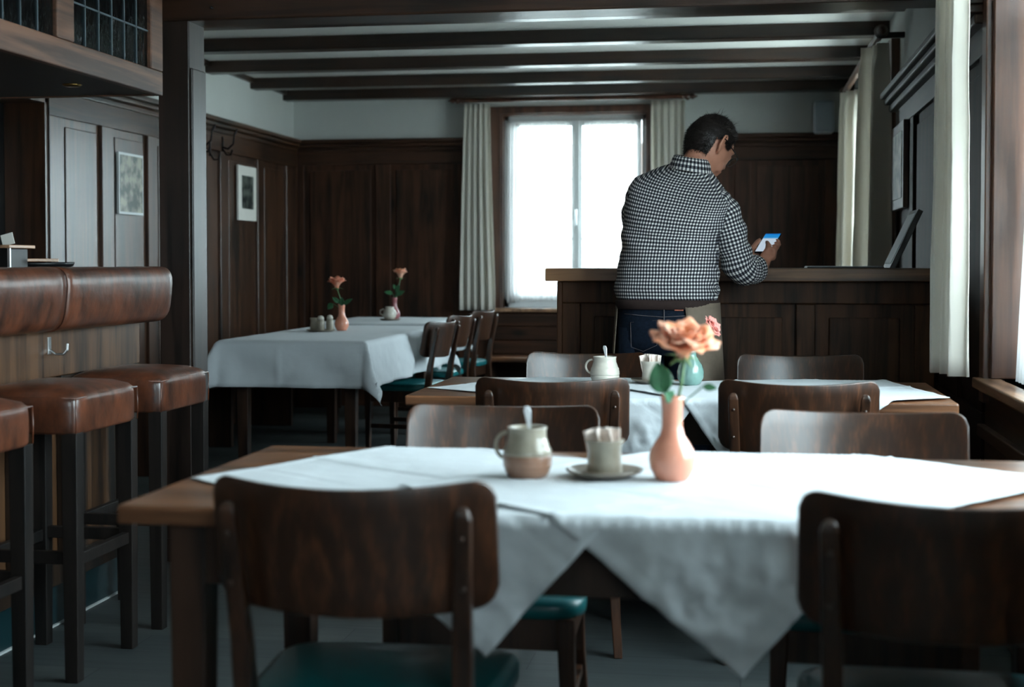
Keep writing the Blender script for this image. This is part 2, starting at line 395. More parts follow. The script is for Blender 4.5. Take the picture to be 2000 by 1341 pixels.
def screen_mat():
    m, nt, p = new_mat('lit_phone_screen')
    uv = node(nt, 'ShaderNodeUVMap'); uv.uv_map = 'UVMap'
    sp = node(nt, 'ShaderNodeSeparateXYZ'); nt.links.new(uv.outputs[0], sp.inputs[0])
    rp = node(nt, 'ShaderNodeValToRGB'); rp.color_ramp.interpolation = 'CONSTANT'
    e = rp.color_ramp.elements
    e[0].position = 0; e[0].color = S(214, 232, 248); e[1].position = 0.93; e[1].color = S(20, 130, 220)
    x = rp.color_ramp.elements.new(0.72); x.color = S(90, 180, 240)
    x = rp.color_ramp.elements.new(0.78); x.color = S(40, 155, 235)
    nt.links.new(sp.outputs[1], rp.inputs['Fac'])
    p.inputs['Base Color'].default_value = (0.01, 0.01, 0.01, 1); p.inputs['Roughness'].default_value = 0.15
    nt.links.new(rp.outputs['Color'], p.inputs['Emission Color']); p.inputs['Emission Strength'].default_value = 0.62
    return m
M['screen'] = screen_mat()

def picture_mat(name, c0, c1, scale):
    m, nt, p = new_mat(name)
    tc = node(nt, 'ShaderNodeTexCoord')
    n = node(nt, 'ShaderNodeTexNoise'); n.inputs['Scale'].default_value = scale; n.inputs['Detail'].default_value = 6
    nt.links.new(tc.outputs['Object'], n.inputs['Vector'])
    rp = node(nt, 'ShaderNodeValToRGB'); e = rp.color_ramp.elements
    e[0].position = 0.42; e[0].color = c0; e[1].position = 0.6; e[1].color = c1
    nt.links.new(n.outputs['Fac'], rp.inputs['Fac']); nt.links.new(rp.outputs['Color'], p.inputs['Base Color'])
    p.inputs['Roughness'].default_value = 0.3
    return m
M['photo_grey'] = picture_mat('faded_photograph', S(62, 72, 66), S(160, 158, 140), 14)
M['print_dark'] = picture_mat('dark_mountain_print', S(26, 32, 34), S(100, 106, 98), 16)

# ------------------------------------------------------------------ mesh helpers
ORI = {}
class MB:
    def __init__(s):
        s.bm = bmesh.new(); s.uv = s.bm.loops.layers.uv.new('UVMap')
    def box(s, x0, x1, y0, y1, z0, z1, mtx=None):
        vs = [s.bm.verts.new((x, y, z)) for z in (z0, z1) for y in (y0, y1) for x in (x0, x1)]
        if mtx is not None:
            for v in vs: v.co = mtx @ v.co
        for f in ((0, 2, 3, 1), (4, 5, 7, 6), (0, 1, 5, 4), (2, 6, 7, 3), (0, 4, 6, 2), (1, 3, 7, 5)):
            s.bm.faces.new([vs[i] for i in f])
        return s
    def ring_loft(s, rings, closed=True, cap0=True, cap1=True, uvs=None):
        R = [[s.bm.verts.new(p) for p in r] for r in rings]
        n = len(R[0])
        for i in range(len(R)-1):
            for j in range(n if closed else n-1):
                k = (j+1) % n
                f = s.bm.faces.new((R[i][j], R[i][k], R[i+1][k], R[i+1][j]))
                if uvs:
                    idx = ((i, j), (i, j+1), (i+1, j+1), (i+1, j))
                    for l, (a, b) in zip(f.loops, idx): l[s.uv].uv = uvs(a, b)
        if closed and cap0: s.bm.faces.new(R[0][::-1])
        if closed and cap1: s.bm.faces.new(R[-1])
        return R
    def tube(s, pts, rad, n=12, cap=True, rnd=False, flat=1.0, ref=None):
        """tube along points; rad number or list; rnd: hemispherical ends"""
        P = [Vector(p) for p in pts]
        r = [rad]*len(P) if not hasattr(rad, '__len__') else list(rad)
        if rnd:
            d0 = (P[0]-P[1]).normalized(); d1 = (P[-1]-P[-2]).normalized()
            P0, r0 = P[0], r[0]; P1, r1 = P[-1], r[-1]
            pre = [(P0 + d0*r0*math.sin(a), max(1e-4, r0*math.cos(a))) for a in (1.5, 1.05, 0.55)]
            post = [(P1 + d1*r1*math.sin(a), max(1e-4, r1*math.cos(a))) for a in (0.55, 1.05, 1.5)]
            P = [a for a, _ in pre] + P + [a for a, _ in post]
            r = [b for _, b in pre] + r + [b for _, b in post]
        rings = []; up = Vector(ref) if ref else None
        for i, p in enumerate(P):
            t = (P[min(i+1, len(P)-1)] - P[max(i-1, 0)]).normalized()
            if up is None or abs(up.dot(t)) > 0.98:
                up = Vector((0, 0, 1)) if abs(t.z) < 0.9 else Vector((0, 1, 0))
            side = t.cross(up).normalized(); up2 = side.cross(t).normalized()
            if not ref: up = up2
            rings.append([p + side*math.cos(2*PI*j/n)*r[i] + up2*math.sin(2*PI*j/n)*r[i]*flat for j in range(n)])
        s.ring_loft(rings, cap0=cap, cap1=cap)
        return s
    def lathe(s, prof, c=(0, 0, 0), n=32, mtx=None, wob=0.0):
        c = Vector(c); rings = []
        for (r, z) in prof:
            ring = []
            for j in range(n):
                a = 2*PI*j/n; rr = max(r, 1e-4)*(1+wob*math.sin(3*a+z*40))
                v = Vector((rr*math.cos(a), rr*math.sin(a), z))
                if mtx is not None: v = mtx @ v
                ring.append(v + c)
            rings.append(ring)
        s.ring_loft(rings, cap0=True, cap1=True)
        return s
    def grid(s, f, nu, nv, uv=None):
        V = [[s.bm.verts.new(f(i/nu, j/nv)) for j in range(nv+1)] for i in range(nu+1)]
        for i in range(nu):
            for j in range(nv):
                fc = s.bm.faces.new((V[i][j], V[i+1][j], V[i+1][j+1], V[i][j+1]))
                for l, (a, b) in zip(fc.loops, ((i, j), (i+1, j), (i+1, j+1), (i, j+1))):
                    l[s.uv].uv = uv(a/nu, b/nv) if uv else (a/nu, b/nv)
        return s
    def ell(s, c, r, mtx=None, nu=20, nv=14, fn=None):
        rings = []
        for i in range(nv+1):
            a = -PI/2 + PI*i/nv
            ring = []
            for j in range(nu):
                b = 2*PI*j/nu
                v = Vector((math.cos(a)*math.cos(b), math.cos(a)*math.sin(b), math.sin(a)))
                if i in (0, nv): v = Vector((1e-3*math.cos(b), 1e-3*math.sin(b), v.z))
                v = Vector((v.x*r[0], v.y*r[1], v.z*r[2]))
                if fn: v = fn(v)
                if mtx is not None: v = mtx @ v
                ring.append(v + Vector(c))
            rings.append(ring)
        s.ring_loft(rings)
        return s
    def build(s, name, mat, parent=None, smooth=False, bevel=0.0, label=None, seg=2, solid=0.0, recalc=True, sub=0, origin=True):
        if recalc: bmesh.ops.recalc_face_normals(s.bm, faces=s.bm.faces[:])
        if smooth:
            for f in s.bm.faces: f.smooth = True
        me = bpy.data.meshes.new(name); s.bm.to_mesh(me); s.bm.free()
        me.materials.append(mat)
        o = bpy.data.objects.new(name, me); col.objects.link(o)
        if parent is not None:
            o.parent = parent
            r = parent
            while r.parent is not None: r = r.parent
            L = ORI.get(r.name)
            if L is not None:
                me.transform(Matrix.Translation(-L))
        elif origin:
            xs = [v.co for v in me.vertices]
            lo = Vector((min(v.x for v in xs), min(v.y for v in xs), min(v.z for v in xs)))
            hi = Vector((max(v.x for v in xs), max(v.y for v in xs), max(v.z for v in xs)))
            L = Vector(((lo.x+hi.x)/2, (lo.y+hi.y)/2, lo.z))
            me.transform(Matrix.Translation(-L)); o.location = L; ORI[o.name] = L
        if solid:
            md = o.modifiers.new('thickness', 'SOLIDIFY'); md.thickness = solid; md.offset = 0
        if sub:
            md = o.modifiers.new('smooth', 'SUBSURF'); md.levels = sub; md.render_levels = sub
        if bevel:
            md = o.modifiers.new('edge', 'BEVEL'); md.width = bevel; md.segments = seg; md.limit_method = 'ANGLE'; md.angle_limit = 0.6
            md.harden_normals = False
        if label: o['label'] = label
        return o

def thing(name, label, cat, loc=(0, 0, 0), group=None, world=True, rz=0.0):
    o = bpy.data.objects.new(name, None); col.objects.link(o)
    o.location = loc; o.rotation_euler = (0, 0, rz)
    o['label'] = label; o['category'] = cat
    if group: o['group'] = group
    if world: ORI[o.name] = Vector(loc)
    return o
def tag(o, label, cat, group=None, kind=None):
    o['label'] = label; o['category'] = cat
    if group: o['group'] = group
    if kind: o['kind'] = kind
    return o
def struct(o, label=None, cat=None):
    o['kind'] = 'structure'
    if label: o['label'] = label
    if cat: o['category'] = cat
    return o
def copy_tree(o, parent=None):
    c = o.copy(); col.objects.link(c); c.parent = parent
    for ch in list(o.children): copy_tree(ch, c)
    return c
def fbm(x, y, z=0.0): return noise.fractal(Vector((x, y, z)), 1.0, 2.0, 4)

# ------------------------------------------------------------------ room shell
T = 0.34
struct(MB().box(XL-T, XR+T, YF-T, YB+T, -0.12, 0).build('floor', M['floor'], origin=False), 'dark grey plank floor of the dining room', 'floor')
struct(MB().box(XL-T, XR+T, YF-T, YB+T, ZC, ZC+0.15).build('ceiling', M['ceil']), 'white ceiling between the dark beams', 'ceiling')

def wall_x(x0, x1, ya, yb, wins):
    """wall slab normal to X with window openings"""
    b = MB(); y = ya
    for (w0, w1, z0, z1) in sorted(wins):
        b.box(x0, x1, y, w0, 0, ZC)
        b.box(x0, x1, w0, w1, 0, z0); b.box(x0, x1, w0, w1, z1, ZC)
        y = w1
    b.box(x0, x1, y, yb, 0, ZC)
    return b
struct(wall_x(XR, XR+T, YF-T, YB+T, [W2, W3, W4]).build('wall_right', M['plaster']), 'right wall with the deep windows', 'wall')
# left wall with a doorway
DY0, DY1, DZ = 6.35, 6.98, 2.02
b = MB(); b.box(XL-T, XL, YF-T, DY0, 0, ZC); b.box(XL-T, XL, DY1, YB+T, 0, ZC); b.box(XL-T, XL, DY0, DY1, DZ, ZC)
b.box(XL-T-0.9, XL-T-0.8, DY0-0.5, DY1+0.5, 0, ZC); b.box(XL-T-0.9, XL-T, DY0-0.5, DY0-0.4, 0, ZC); b.box(XL-T-0.9, XL-T, DY1+0.4, DY1+0.5, 0, ZC); b.box(XL-T-0.9, XL-T, DY0-0.5, DY1+0.5, DZ+0.1, DZ+0.2)
b.box(XL-T-0.9, XL-T, DY0-0.5, DY1+0.5, -0.1, 0)
struct(b.build('wall_left', M['plaster']), 'left wall with white plaster above the panelling', 'wall')
b = MB(); b.box(XL-T, W1[0], YB, YB+T, 0, ZC); b.box(W1[1], XR+T, YB, YB+T, 0, ZC)
b.box(W1[0], W1[1], YB, YB+T, 0, W1[2]); b.box(W1[0], W1[1], YB, YB+T, W1[3], ZC)
struct(b.build('wall_back', M['plaster']), 'back wall around the bright window', 'wall')
b = MB(); b.box(XL-T, W5[0], YF-T, YF, 0, ZC); b.box(W5[1], XR+T, YF-T, YF, 0, ZC); b.box(W5[0], W5[1], YF-T, YF, 0, W5[2]); b.box(W5[0], W5[1], YF-T, YF, W5[3], ZC)
struct(b.build('wall_front', M['back_wood_v']), 'wall behind the camera', 'wall')
# black sheet across the doorway, stands in for the darkness of the recess
d = thing('door_1', 'dark open doorway left of the grey panelling', 'door', (XL-0.2, (DY0+DY1)/2, 0)); d['kind'] = 'structure'
MB().box(XL-0.24, XL-0.20, DY0, DY1, 0, DZ).build('dark_recess_sheet', M['black'], d, bevel=0.002)
MB().box(XL-0.2, XL+0.03, DY1-0.03, DY1, 0, DZ).box(XL-0.2, XL+0.03, DY0, DY0+0.03, 0, DZ).box(XL-0.2, XL+0.03, DY0, DY1, DZ-0.03, DZ).build('door_frame', M['wall_wood_v'], d, bevel=0.002)

# ---- wainscot: mapping of (along, depth, z) boxes on a wall plane
def on_left(b, a0, a1, d0, d1, z0, z1): b.box(XL+d0, XL+d1, a0, a1, z0, z1)
def on_right(b, a0, a1, d0, d1, z0, z1): b.box(XR-d1, XR-d0, a0, a1, z0, z1)
def on_back(b, a0, a1, d0, d1, z0, z1): b.box(a0, a1, YB-d1, YB-d0, z0, z1)
trim_n = [0]
def trim(): trim_n[0] += 1; return 'trim_%d' % trim_n[0]
def wainscot(put, a0, a1, z0, z1, panels, mv, mh, label, base=0.018, fr=0.022, zr0=None, zr1=None, cap=0.05):
    """panels: list of (a,b) fields; between them stiles; rails above and below"""
    t = thing(trim(), label, 'wall panelling', (0, 0, 0)); t['kind'] = 'structure'
    b = MB(); put(b, a0, a1, 0, base, z0, z1); b.build('backing_board', mv, t, bevel=0.001)
    b = MB(); put(b, a0, a1, base, base+fr, z0, zr0); put(b, a0, a1, base, base+fr, zr1, z1)
    b.build('rail', mh, t, bevel=0.004, seg=3)
    b = MB(); e = a0
    for (p0, p1) in panels:
        if p0 > e: put(b, e, p0, base, base+fr, zr0, zr1)
        e = p1
    if e < a1: put(b, e, a1, base, base+fr, zr0, zr1)
    b.build('stile', mv, t, bevel=0.004, seg=3)
    b = MB()
    for (p0, p1) in panels: put(b, p0+0.045, p1-0.045, base, base+0.010, zr0+0.045, zr1-0.045)
    b.build('raised_field', mv, t, bevel=0.008, seg=2)
    if cap:
        b = MB()
        put(b, a0, a1, 0, cap+0.05, z1-0.02, z1+0.012)
        put(b, a0, a1, 0, cap+0.03, z1-0.05, z1-0.02)
        put(b, a0, a1, 0, cap+0.005, z1-0.085, z1-0.05)
        b.build('cap_moulding', mh, t, bevel=0.008, seg=3)
    return t
ZW = 2.14
# left wall: bays each side of the post
wainscot(on_left, DY1, YB, 0, ZW, [(7.14, 7.60), (7.75, 8.23), (8.37, 8.84), (8.98, 9.45), (9.60, 10.22), (10.36, 10.90)], M['wall_wood_v'], M['wall_wood_h'],
         'brown panelling along the left wall behind the bar', zr0=0.32, zr1=1.93)
wainscot(on_left, YF, DY0, 0, ZW, [(YF+0.15+0.75*i, YF+0.75+0.75*i) for i in range(12)], M['wall_wood_v'], M['wall_wood_h'],
         'panelling of the left wall behind the bar, near part', zr0=0.32, zr1=1.93)
wainscot(on_back, XL+0.04, -1.99, 0, ZW, [(-3.52, -2.92), (-2.80, -2.24)], M['back_wood_v'], M['back_wood_h'],
         'dark brown panelling of the back wall left of the window', zr0=0.32, zr1=1.95)
wainscot(on_back, -0.66, XR, 0, ZW, [(-0.52, -0.06), (0.06, 0.62)], M['back_wood_v'], M['back_wood_h'],
         'dark brown panelling of the back wall right of the window', zr0=0.32, zr1=1.95)
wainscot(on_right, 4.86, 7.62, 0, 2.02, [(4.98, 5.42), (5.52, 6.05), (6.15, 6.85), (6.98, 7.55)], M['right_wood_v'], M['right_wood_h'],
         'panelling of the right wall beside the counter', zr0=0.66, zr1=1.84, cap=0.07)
b = MB()
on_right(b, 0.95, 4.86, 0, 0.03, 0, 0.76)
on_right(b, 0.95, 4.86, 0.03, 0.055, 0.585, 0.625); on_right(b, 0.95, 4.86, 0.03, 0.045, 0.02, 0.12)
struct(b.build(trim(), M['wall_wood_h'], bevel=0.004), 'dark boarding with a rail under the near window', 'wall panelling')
b = MB(); on_right(b, 7.62, YB, 0, 0.03, 0, 0.78); on_right(b, 9.98, YB, 0, 0.03, 0.78, 2.02)
struct(b.build(trim(), M['wall_wood_h'], bevel=0.004), 'boarding under the far right window', 'wall panelling')
b = MB(); on_back(b, -1.99, -0.66, 0, 0.03, 0, 0.77)
struct(b.build(trim(), M['back_wood_h'], bevel=0.004), 'brown boarding under the back window', 'wall panelling')

# ceiling joists and the portal beam and post
for i, y in enumerate((5.85, 6.72, 7.55, 8.42, 9.33, 10.23, 10.99)):
    struct(MB().box(XL, XR, y-0.06, y+0.06, 2.45, ZC+0.02).build(trim(), M['beam'], bevel=0.006),
           'dark ceiling joist, number %s counted from the back window' % ['seven', 'six', 'five', 'four', 'three', 'two', 'one'][i], 'ceiling beam')
for y in (-2.4, -1.5, -0.6, 0.3, 1.2, 2.1, 3.0, 3.9, 4.7):
    struct(MB().box(XL, XR, y-0.06, y+0.06, 2.45, ZC+0.02).build(trim(), M['beam'], bevel=0.006), 'dark ceiling joist in the front half of the room', 'ceiling beam')
struct(MB().box(XL, XL+0.035, 5.42, YB, ZC-0.035, ZC+0.02).build(trim(), M['beam'], bevel=0.005), 'thin dark strip where left wall meets ceiling', 'trim')
struct(MB().box(-3.62, XR-0.0, 5.18, 5.36, 2.075, ZC+0.03).build(trim(), M['beam'], bevel=0.008), 'heavy dark beam across the room on the post', 'beam')
b = MB(); b.box(-2.215, -2.09, 5.19, 5.35, 0, 2.08)
b.box(-2.09, -2.08, 5.20, 5.34, 0, 1.90)
struct(b.build(trim(), M['post'], bevel=0.006), 'dark wooden post at the end of the bar, lit on its right side', 'post')
struct(MB().box(-2.225, -2.075, 5.18, 5.36, 0, 0.09).build(trim(), M['post'], bevel=0.004), 'plinth block at the foot of the post', 'trim')

# ------------------------------------------------------------------ windows
def casement_y(name, label, x0, x1, y, z0, z1, mull):
    """window in a wall normal to Y"""
    t = thing(name, label, 'window', ((x0+x1)/2, y, z0)); t['kind'] = 'structure'
    b = MB(); fr = 0.05
    b.box(x0, x0+fr, y, y+0.06, z0, z1); b.box(x1-fr, x1, y, y+0.06, z0, z1)
    b.box(x0, x1, y, y+0.06, z1-fr, z1); b.box(x0, x1, y, y+0.06, z0, z0+0.07)
    b.build('window_frame', M['paint'], t, bevel=0.006)
    for (s0, s1) in ((x0+fr, mull), (mull, x1-fr)):
        b = MB(); w = 0.042; ya, yb = y-0.02, y+0.03
        b.box(s0+0.003, s0+w, ya, yb, z0+0.07, z1-fr); b.box(s1-w, s1-0.003, ya, yb, z0+0.07, z1-fr)
        b.box(s0+w, s1-w, ya, yb, z1-fr-w, z1-fr); b.box(s0+w, s1-w, ya, yb, z0+0.07, z0+0.07+w+0.01)
        for zz in (z0+0.55, z0+1.03): b.box(s0+w, s1-w, y, y+0.018, zz-0.009, zz+0.009)
        sh = b.build('sash', M['paint'], t, bevel=0.004)
        MB().box(s0+w, s1-w, y+0.004, y+0.008, z0+0.12, z1-fr-w).build('pane', M['glass'], sh)
    MB().box(mull-0.022, mull+0.022, y-0.035, y-0.02, z0+0.07, z1-fr).build('cover_strip', M['paint'], t, bevel=0.004)
    MB().tube([(mull, y-0.035, z0+0.78), (mull, y-0.06, z0+0.78), (mull, y-0.06, z0+0.66)], 0.008, 10, rnd=True).build('window_handle', M['chrome'], t, smooth=True)
    return t
casement_y('window_1', 'bright back window with two grey painted sashes', W1[0], W1[1], YB+0.10, W1[2], W1[3], -1.305)
casement_y('fill_window_5', 'unseen window added in the wall behind the camera for fill light', W5[0], W5[1], YF-0.20, W5[2], W5[3], -1.4)
def casement_x(name, label, w, x, nm):
    y0, y1, z0, z1 = w
    t = thing(name, label, 'window', (x, (y0+y1)/2, z0)); t['kind'] = 'structure'
    fr = 0.05; b = MB()
    b.box(x, x+0.06, y0, y0+fr, z0, z1); b.box(x, x+0.06, y1-fr, y1, z0, z1); b.box(x, x+0.06, y0, y1, z1-fr, z1); b.box(x, x+0.06, y0, y1, z0, z0+0.07)
    b.build('window_frame', M['paint'], t, bevel=0.006)
    step = (y1-y0-2*fr)/nm
    for i in range(nm):
        s0 = y0+fr+i*step; s1 = s0+step; w_ = 0.042; b = MB()
        b.box(x-0.02, x+0.03, s0+0.003, s0+w_, z0+0.07, z1-fr); b.box(x-0.02, x+0.03, s1-w_, s1-0.003, z0+0.07, z1-fr)
        b.box(x-0.02, x+0.03, s0+w_, s1-w_, z1-fr-w_, z1-fr); b.box(x-0.02, x+0.03, s0+w_, s1-w_, z0+0.07, z0+0.12)
        sh = b.build('sash', M['paint'], t, bevel=0.004)
        MB().box(x+0.004, x+0.008, s0+w_, s1-w_, z0+0.12, z1-fr-w_).build('pane', M['glass'], sh)
    return t
casement_x('window_2', 'far right window between the white and grey curtains', W2, XR+0.18, 2)
casement_x('window_3', 'near right window beside the front table', W3, XR+0.24, 4)
casement_x('fill_window_4', 'unseen right window added behind the camera for fill light', W4, XR+0.24, 3)
# wooden casings and sills
def casing(label, parts):
    b = MB()
    for p in parts: b.box(*p)
    return struct(b.build(trim(), M['casing'], bevel=0.004), label, 'window casing')
casing('brown wooden casing around the back window', [
    (W1[0]-0.10, W1[0]-0.001, YB-0.035, YB+0.0, W1[2]-0.04, W1[3]+0.055), (W1[1]+0.001, W1[1]+0.10, YB-0.035, YB, W1[2]-0.04, W1[3]+0.055),
    (W1[0]-0.10, W1[1]+0.10, YB-0.04, YB, W1[3], W1[3]+0.055),
    (W1[0]-0.001, W1[0]+0.012, YB-0.02, YB+0.10, W1[2], W1[3]), (W1[1]-0.012, W1[1], YB-0.02, YB+0.10, W1[2], W1[3]), (W1[0], W1[1], YB-0.02, YB+0.10, W1[3]-0.012, W1[3])])
struct(MB().box(W1[0]-0.10, W1[1]+0.10, YB-0.10, YB+0.10, W1[2]-0.03, W1[2]).build(trim(), M['sill'], bevel=0.006), 'wooden sill of the back window', 'window sill')
casing('brown casing boards of the far right window', [
    (XR-0.045, XR, W2[0]-0.13, W2[0], 0.76, W2[3]+0.10), (XR-0.045, XR, W2[1], W2[1]+0.13, 0.76, W2[3]+0.10), (XR-0.045, XR, W2[0], W2[1], W2[3], W2[3]+0.10),
    (XR, XR+0.18, W2[0]-0.001, W2[0]+0.015, W2[2], W2[3]), (XR, XR+0.18, W2[1]-0.015, W2[1], W2[2], W2[3])])
casing('tall brown wooden jamb at the far side of the near window', [
    (XR-0.05, XR+0.0, W3[1], W3[1]+0.08, 0.70, ZC), (XR-0.03, XR+0.24, W3[1]-0.03, W3[1], W3[2], W3[3])])
casing('brown casing over the near window', [(XR-0.03, XR+0.24, W3[0], W3[1]-0.03, W3[3]-0.02, W3[3]), (XR-0.04, XR, W3[0], W3[1], W3[3], W3[3]+0.1),
    (XR-0.05, XR+0.24, W3[0]-0.08, W3[0], 0.70, W3[3])])
for (w, lb) in ((W2, 'wooden sill of the far right window'), (W3, 'broad wooden sill of the near right window'), (W4, 'wooden sill of the added fill window behind the camera')):
    struct(MB().box(XR-0.075, XR+0.24, w[0]-0.02, w[1]+0.02 if w is not W3 else w[1]+0.06, w[2]-0.035, w[2]).build(trim(), M['sill'], bevel=0.005), lb, 'window sill')

# outside: ground and a pale house seen faintly behind the sheers
struct(MB().box(-40, 40, YB+T, 60, -1.2, -1.1).box(XR+T, 40, -30, YB+T, -1.2, -1.1).box(-40, XR+T, -30, YF-T, -1.2, -1.1).build('ground', M['pave']), 'paving outside the windows', 'ground')
h = thing('house', 'pale building outside, faint behind the sheer window curtains', 'building', (-1.5, 30, -1.1))
MB().box(-9, -0.2, 30, 38, -1.1, 2.1).build('facade', M['house'], h)
MB().ring_loft([[(-9.3, 29.6, 2.1), (0.1, 29.6, 2.1), (0.1, 38.4, 2.1), (-9.3, 38.4, 2.1)], [(-8, 33.6, 4.2), (-1.2, 33.6, 4.2), (-1.2, 34.4, 4.2), (-8, 34.4, 4.2)]]) if False else None
rb = MB(); rb.ring_loft([[(-9.3, 29.6, 2.1), (0.1, 29.6, 2.1), (0.1, 38.4, 2.1), (-9.3, 38.4, 2.1)], [(-8, 33.6, 4.0), (-1.2, 33.6, 4.0), (-1.2, 34.4, 4.0), (-8, 34.4, 4.0)]])
rb.build('roof', M['house_roof'], h)
for i in range(4):
    MB().box(-6.9+1.7*i, -6.1+1.7*i, 29.95, 30.0, -0.1, 1.2).build('window', M['house_win'], h)

# ------------------------------------------------------------------ curtains
def curtain(p0, p1, z0, z1, folds, amp, label, mat, cat='curtain', nrm=None, taper=1.0, swell=0.0, group=None, name='curtain', hem=0.10, seed=0.0):
    """pleated curtain between two plan points, hanging from z1 to z0; taper = width at bottom / width at top"""
    a = Vector((p0[0], p0[1], 0)); c = Vector((p1[0], p1[1], 0)); mid = (a+c)/2; h = (c-a)/2
    n = nrm or Vector((h.y, -h.x, 0)).normalized()
    n = Vector(n)
    def f(u, v):
        z = z1 + (z0-z1)*v
        s = (u*2-1)
        wdt = 1/taper + (1-1/taper)*min(1, v*1.1)
        ph = u*folds*2*PI + 0.7*math.sin(3*v+seed) + seed
        am = amp*(0.75+0.35*v)*(1+0.35*math.sin(u*9+seed*3))
        p = mid + h*s*wdt + h*0.12*math.sin(ph*2)/folds
        q = n*(am*math.sin(ph) + 0.25*am*math.sin(2.3*ph+1.1) + 0.004*fbm(u*5, v*5, seed))
        if v < 0.05: q *= 0.75
        return p + q + Vector((0, 0, z))
    o = MB().grid(f, folds*16, 26).build(name, mat, smooth=True, solid=0.003)
    return tag(o, label, cat, group)
g_rod = 'curtain rods'
def rod(p0, p1, r, label, mat, finial0=True, finial1=True):
    a = Vector(p0); c = Vector(p1); d = (c-a).normalized()
    t = thing('curtain_rod', label, 'curtain rod', ((a+c)/2))
    MB().tube([a, c], r, 14).build('pole', mat, t, smooth=False)
    q = Vector((0, 0, 1)).rotation_difference(d).to_matrix()
    for ok, p, s in ((finial0, a, -1), (finial1, c, 1)):
        if ok:
            pr = [(r*1.3, 0), (r*1.3, 0.012), (r*0.7, 0.02), (r*1.6, 0.04), (r*1.7, 0.05), (r*0.8, 0.066), (r*1.3, 0.085), (0.002, 0.125)]
            MB().lathe([(x, z*s) for x, z in pr], p, 16, mtx=q.to_4x4()).build('finial', mat, t, smooth=True)
    return t
rod((-2.18, 11.06, 2.437), (-0.47, 11.06, 2.437), 0.017, 'brown wooden curtain rod with turned finials over the back window', M['casing'])
curtain((-2.215, 11.07), (-1.93, 11.07), 0.785, 2.41, 5, 0.022, 'cream curtain left of the back window', M['curtain'], taper=1.42, seed=0.6)
curtain((-0.70, 11.07), (-0.44, 11.07), 0.785, 2.41, 5, 0.022, 'cream curtain right of the back window, partly behind the man', M['curtain'], seed=2.0)
t = rod((0.69, 7.52, 2.33), (0.69, 10.02, 2.33), 0.022, 'brown curtain rod along the far right window', M['casing'], finial0=True, finial1=True)
for y in (7.74, 9.97): MB().box(0.69, XR, y-0.15 if y < 8 else y, y-0.12 if y < 8 else y+0.03, 2.315, 2.345).build('bracket', M['black'], t, bevel=0.003)
curtain((0.765, 9.60), (0.635, 9.90), 0.50, 2.30, 3, 0.045, 'bright cream curtain at the far end of the far right window', M['curtain'], taper=1.1, seed=1.0)
curtain((0.735, 7.64), (0.625, 7.90), 0.50, 2.30, 3, 0.045, 'grey shaded curtain in front of the far right window, behind the counter', M['curtain'], taper=1.1, seed=2.2)
t = rod((0.655, 1.5, 2.42), (0.655, 5.05, 2.42), 0.02, 'curtain rod over the near right window', M['casing'], finial0=True, finial1=True)
MB().box(0.655, XR, 4.95, 4.98, 2.405, 2.435).build('bracket', M['black'], t, bevel=0.003)
curtain((0.674, 4.56), (0.622, 4.80), 0.80, 2.40, 5, 0.020, 'large cream curtain hanging at the near right window', M['curtain'], taper=1.3, seed=0.3)
# sheers of the back window
for (x0, x1, sd, lb) in ((-1.835, -1.365, 0.4, 'white sheer curtain in the left half of the back window'), (-1.245, -0.80, 1.9, 'white sheer curtain in the right half of the back window')):
    curtain((x0, YB+0.05), (x1, YB+0.05), 0.86, 2.27, 11, 0.009, lb, M['sheer'], group=None, seed=sd, name='sheer_curtain')
curtain((-1.86, YB+0.035), (-1.76, YB+0.035), 0.84, 2.27, 3, 0.018, 'gathered edge of sheer lace at the left of the back window', M['lace'], seed=.2, name='sheer_curtain')
def swag(u, v):
    # lace panel gathered by a tie-back, near right window
    z = 1.95 - 1.2*v
    y0 = 4.70
    pinch = 1 - 0.80*math.exp(-((z-1.30)/0.20)**2)
    w = 0.05+0.40*pinch
    y = y0 - u*w*1.0
    x = XR+0.092 + 0.012*math.sin(u*9*2*PI)*(0.4+0.6*pinch) - 0.05*v
    return Vector((x, y, z + 0.05*u))
tag(MB().grid(swag, 120, 40).build('lace_curtain', M['lace'], smooth=True, solid=0.002), 'white lace curtain at the right picture edge', 'curtain')

# ------------------------------------------------------------------ bar on the left
BX = -2.12
bar = thing('bar_counter', 'wooden bar with brown leather padded edge behind the stools', 'bar counter', (-2.45, 3.2, 0))
BY0, BY1 = 1.6, 4.76
MB().box(-2.72, BX-0.02, BY0, BY1-0.002, 0.14, 1.10).build('bar_body', M['bar_wood'], bar, bevel=0.003)
b = MB(); b.box(BX-0.02, BX, BY0, BY1, 0.80, 1.09); b.box(BX-0.02, BX, BY0, BY1, 0.14, 0.22)
for y in (1.8, 2.35, 2.9, 3.42, 3.92, 4.24, 4.70): b.box(BX-0.02, BX+0.001, y-0.045, y+0.045 if y < 4.7 else BY1, 0.22, 0.80)
b.build('bar_frame', M['bar_frame'], bar, bevel=0.003)
MB().box(BX, BX+0.012, BY0, BY1, 0.80, 1.0).build('upper_board', M['bar_wood'], bar, bevel=0.003)
MB().box(-2.70, BX-0.035, BY0, BY1-0.02, 0.0, 0.14).build('kick_panel', M['kick'], bar)
MB().box(BX-0.035, BX-0.026, BY0, BY1-0.012, 0.0, 0.006).box(-2.70, BX-0.026, BY1-0.02, BY1-0.011, 0, 0.006).build('sealant_line', M['grout'], bar)
MB().box(-2.85, BX-0.02, BY0, BY1+0.03, 1.10, 1.135).build('bar_top', M['bar_frame'], bar, bevel=0.006)
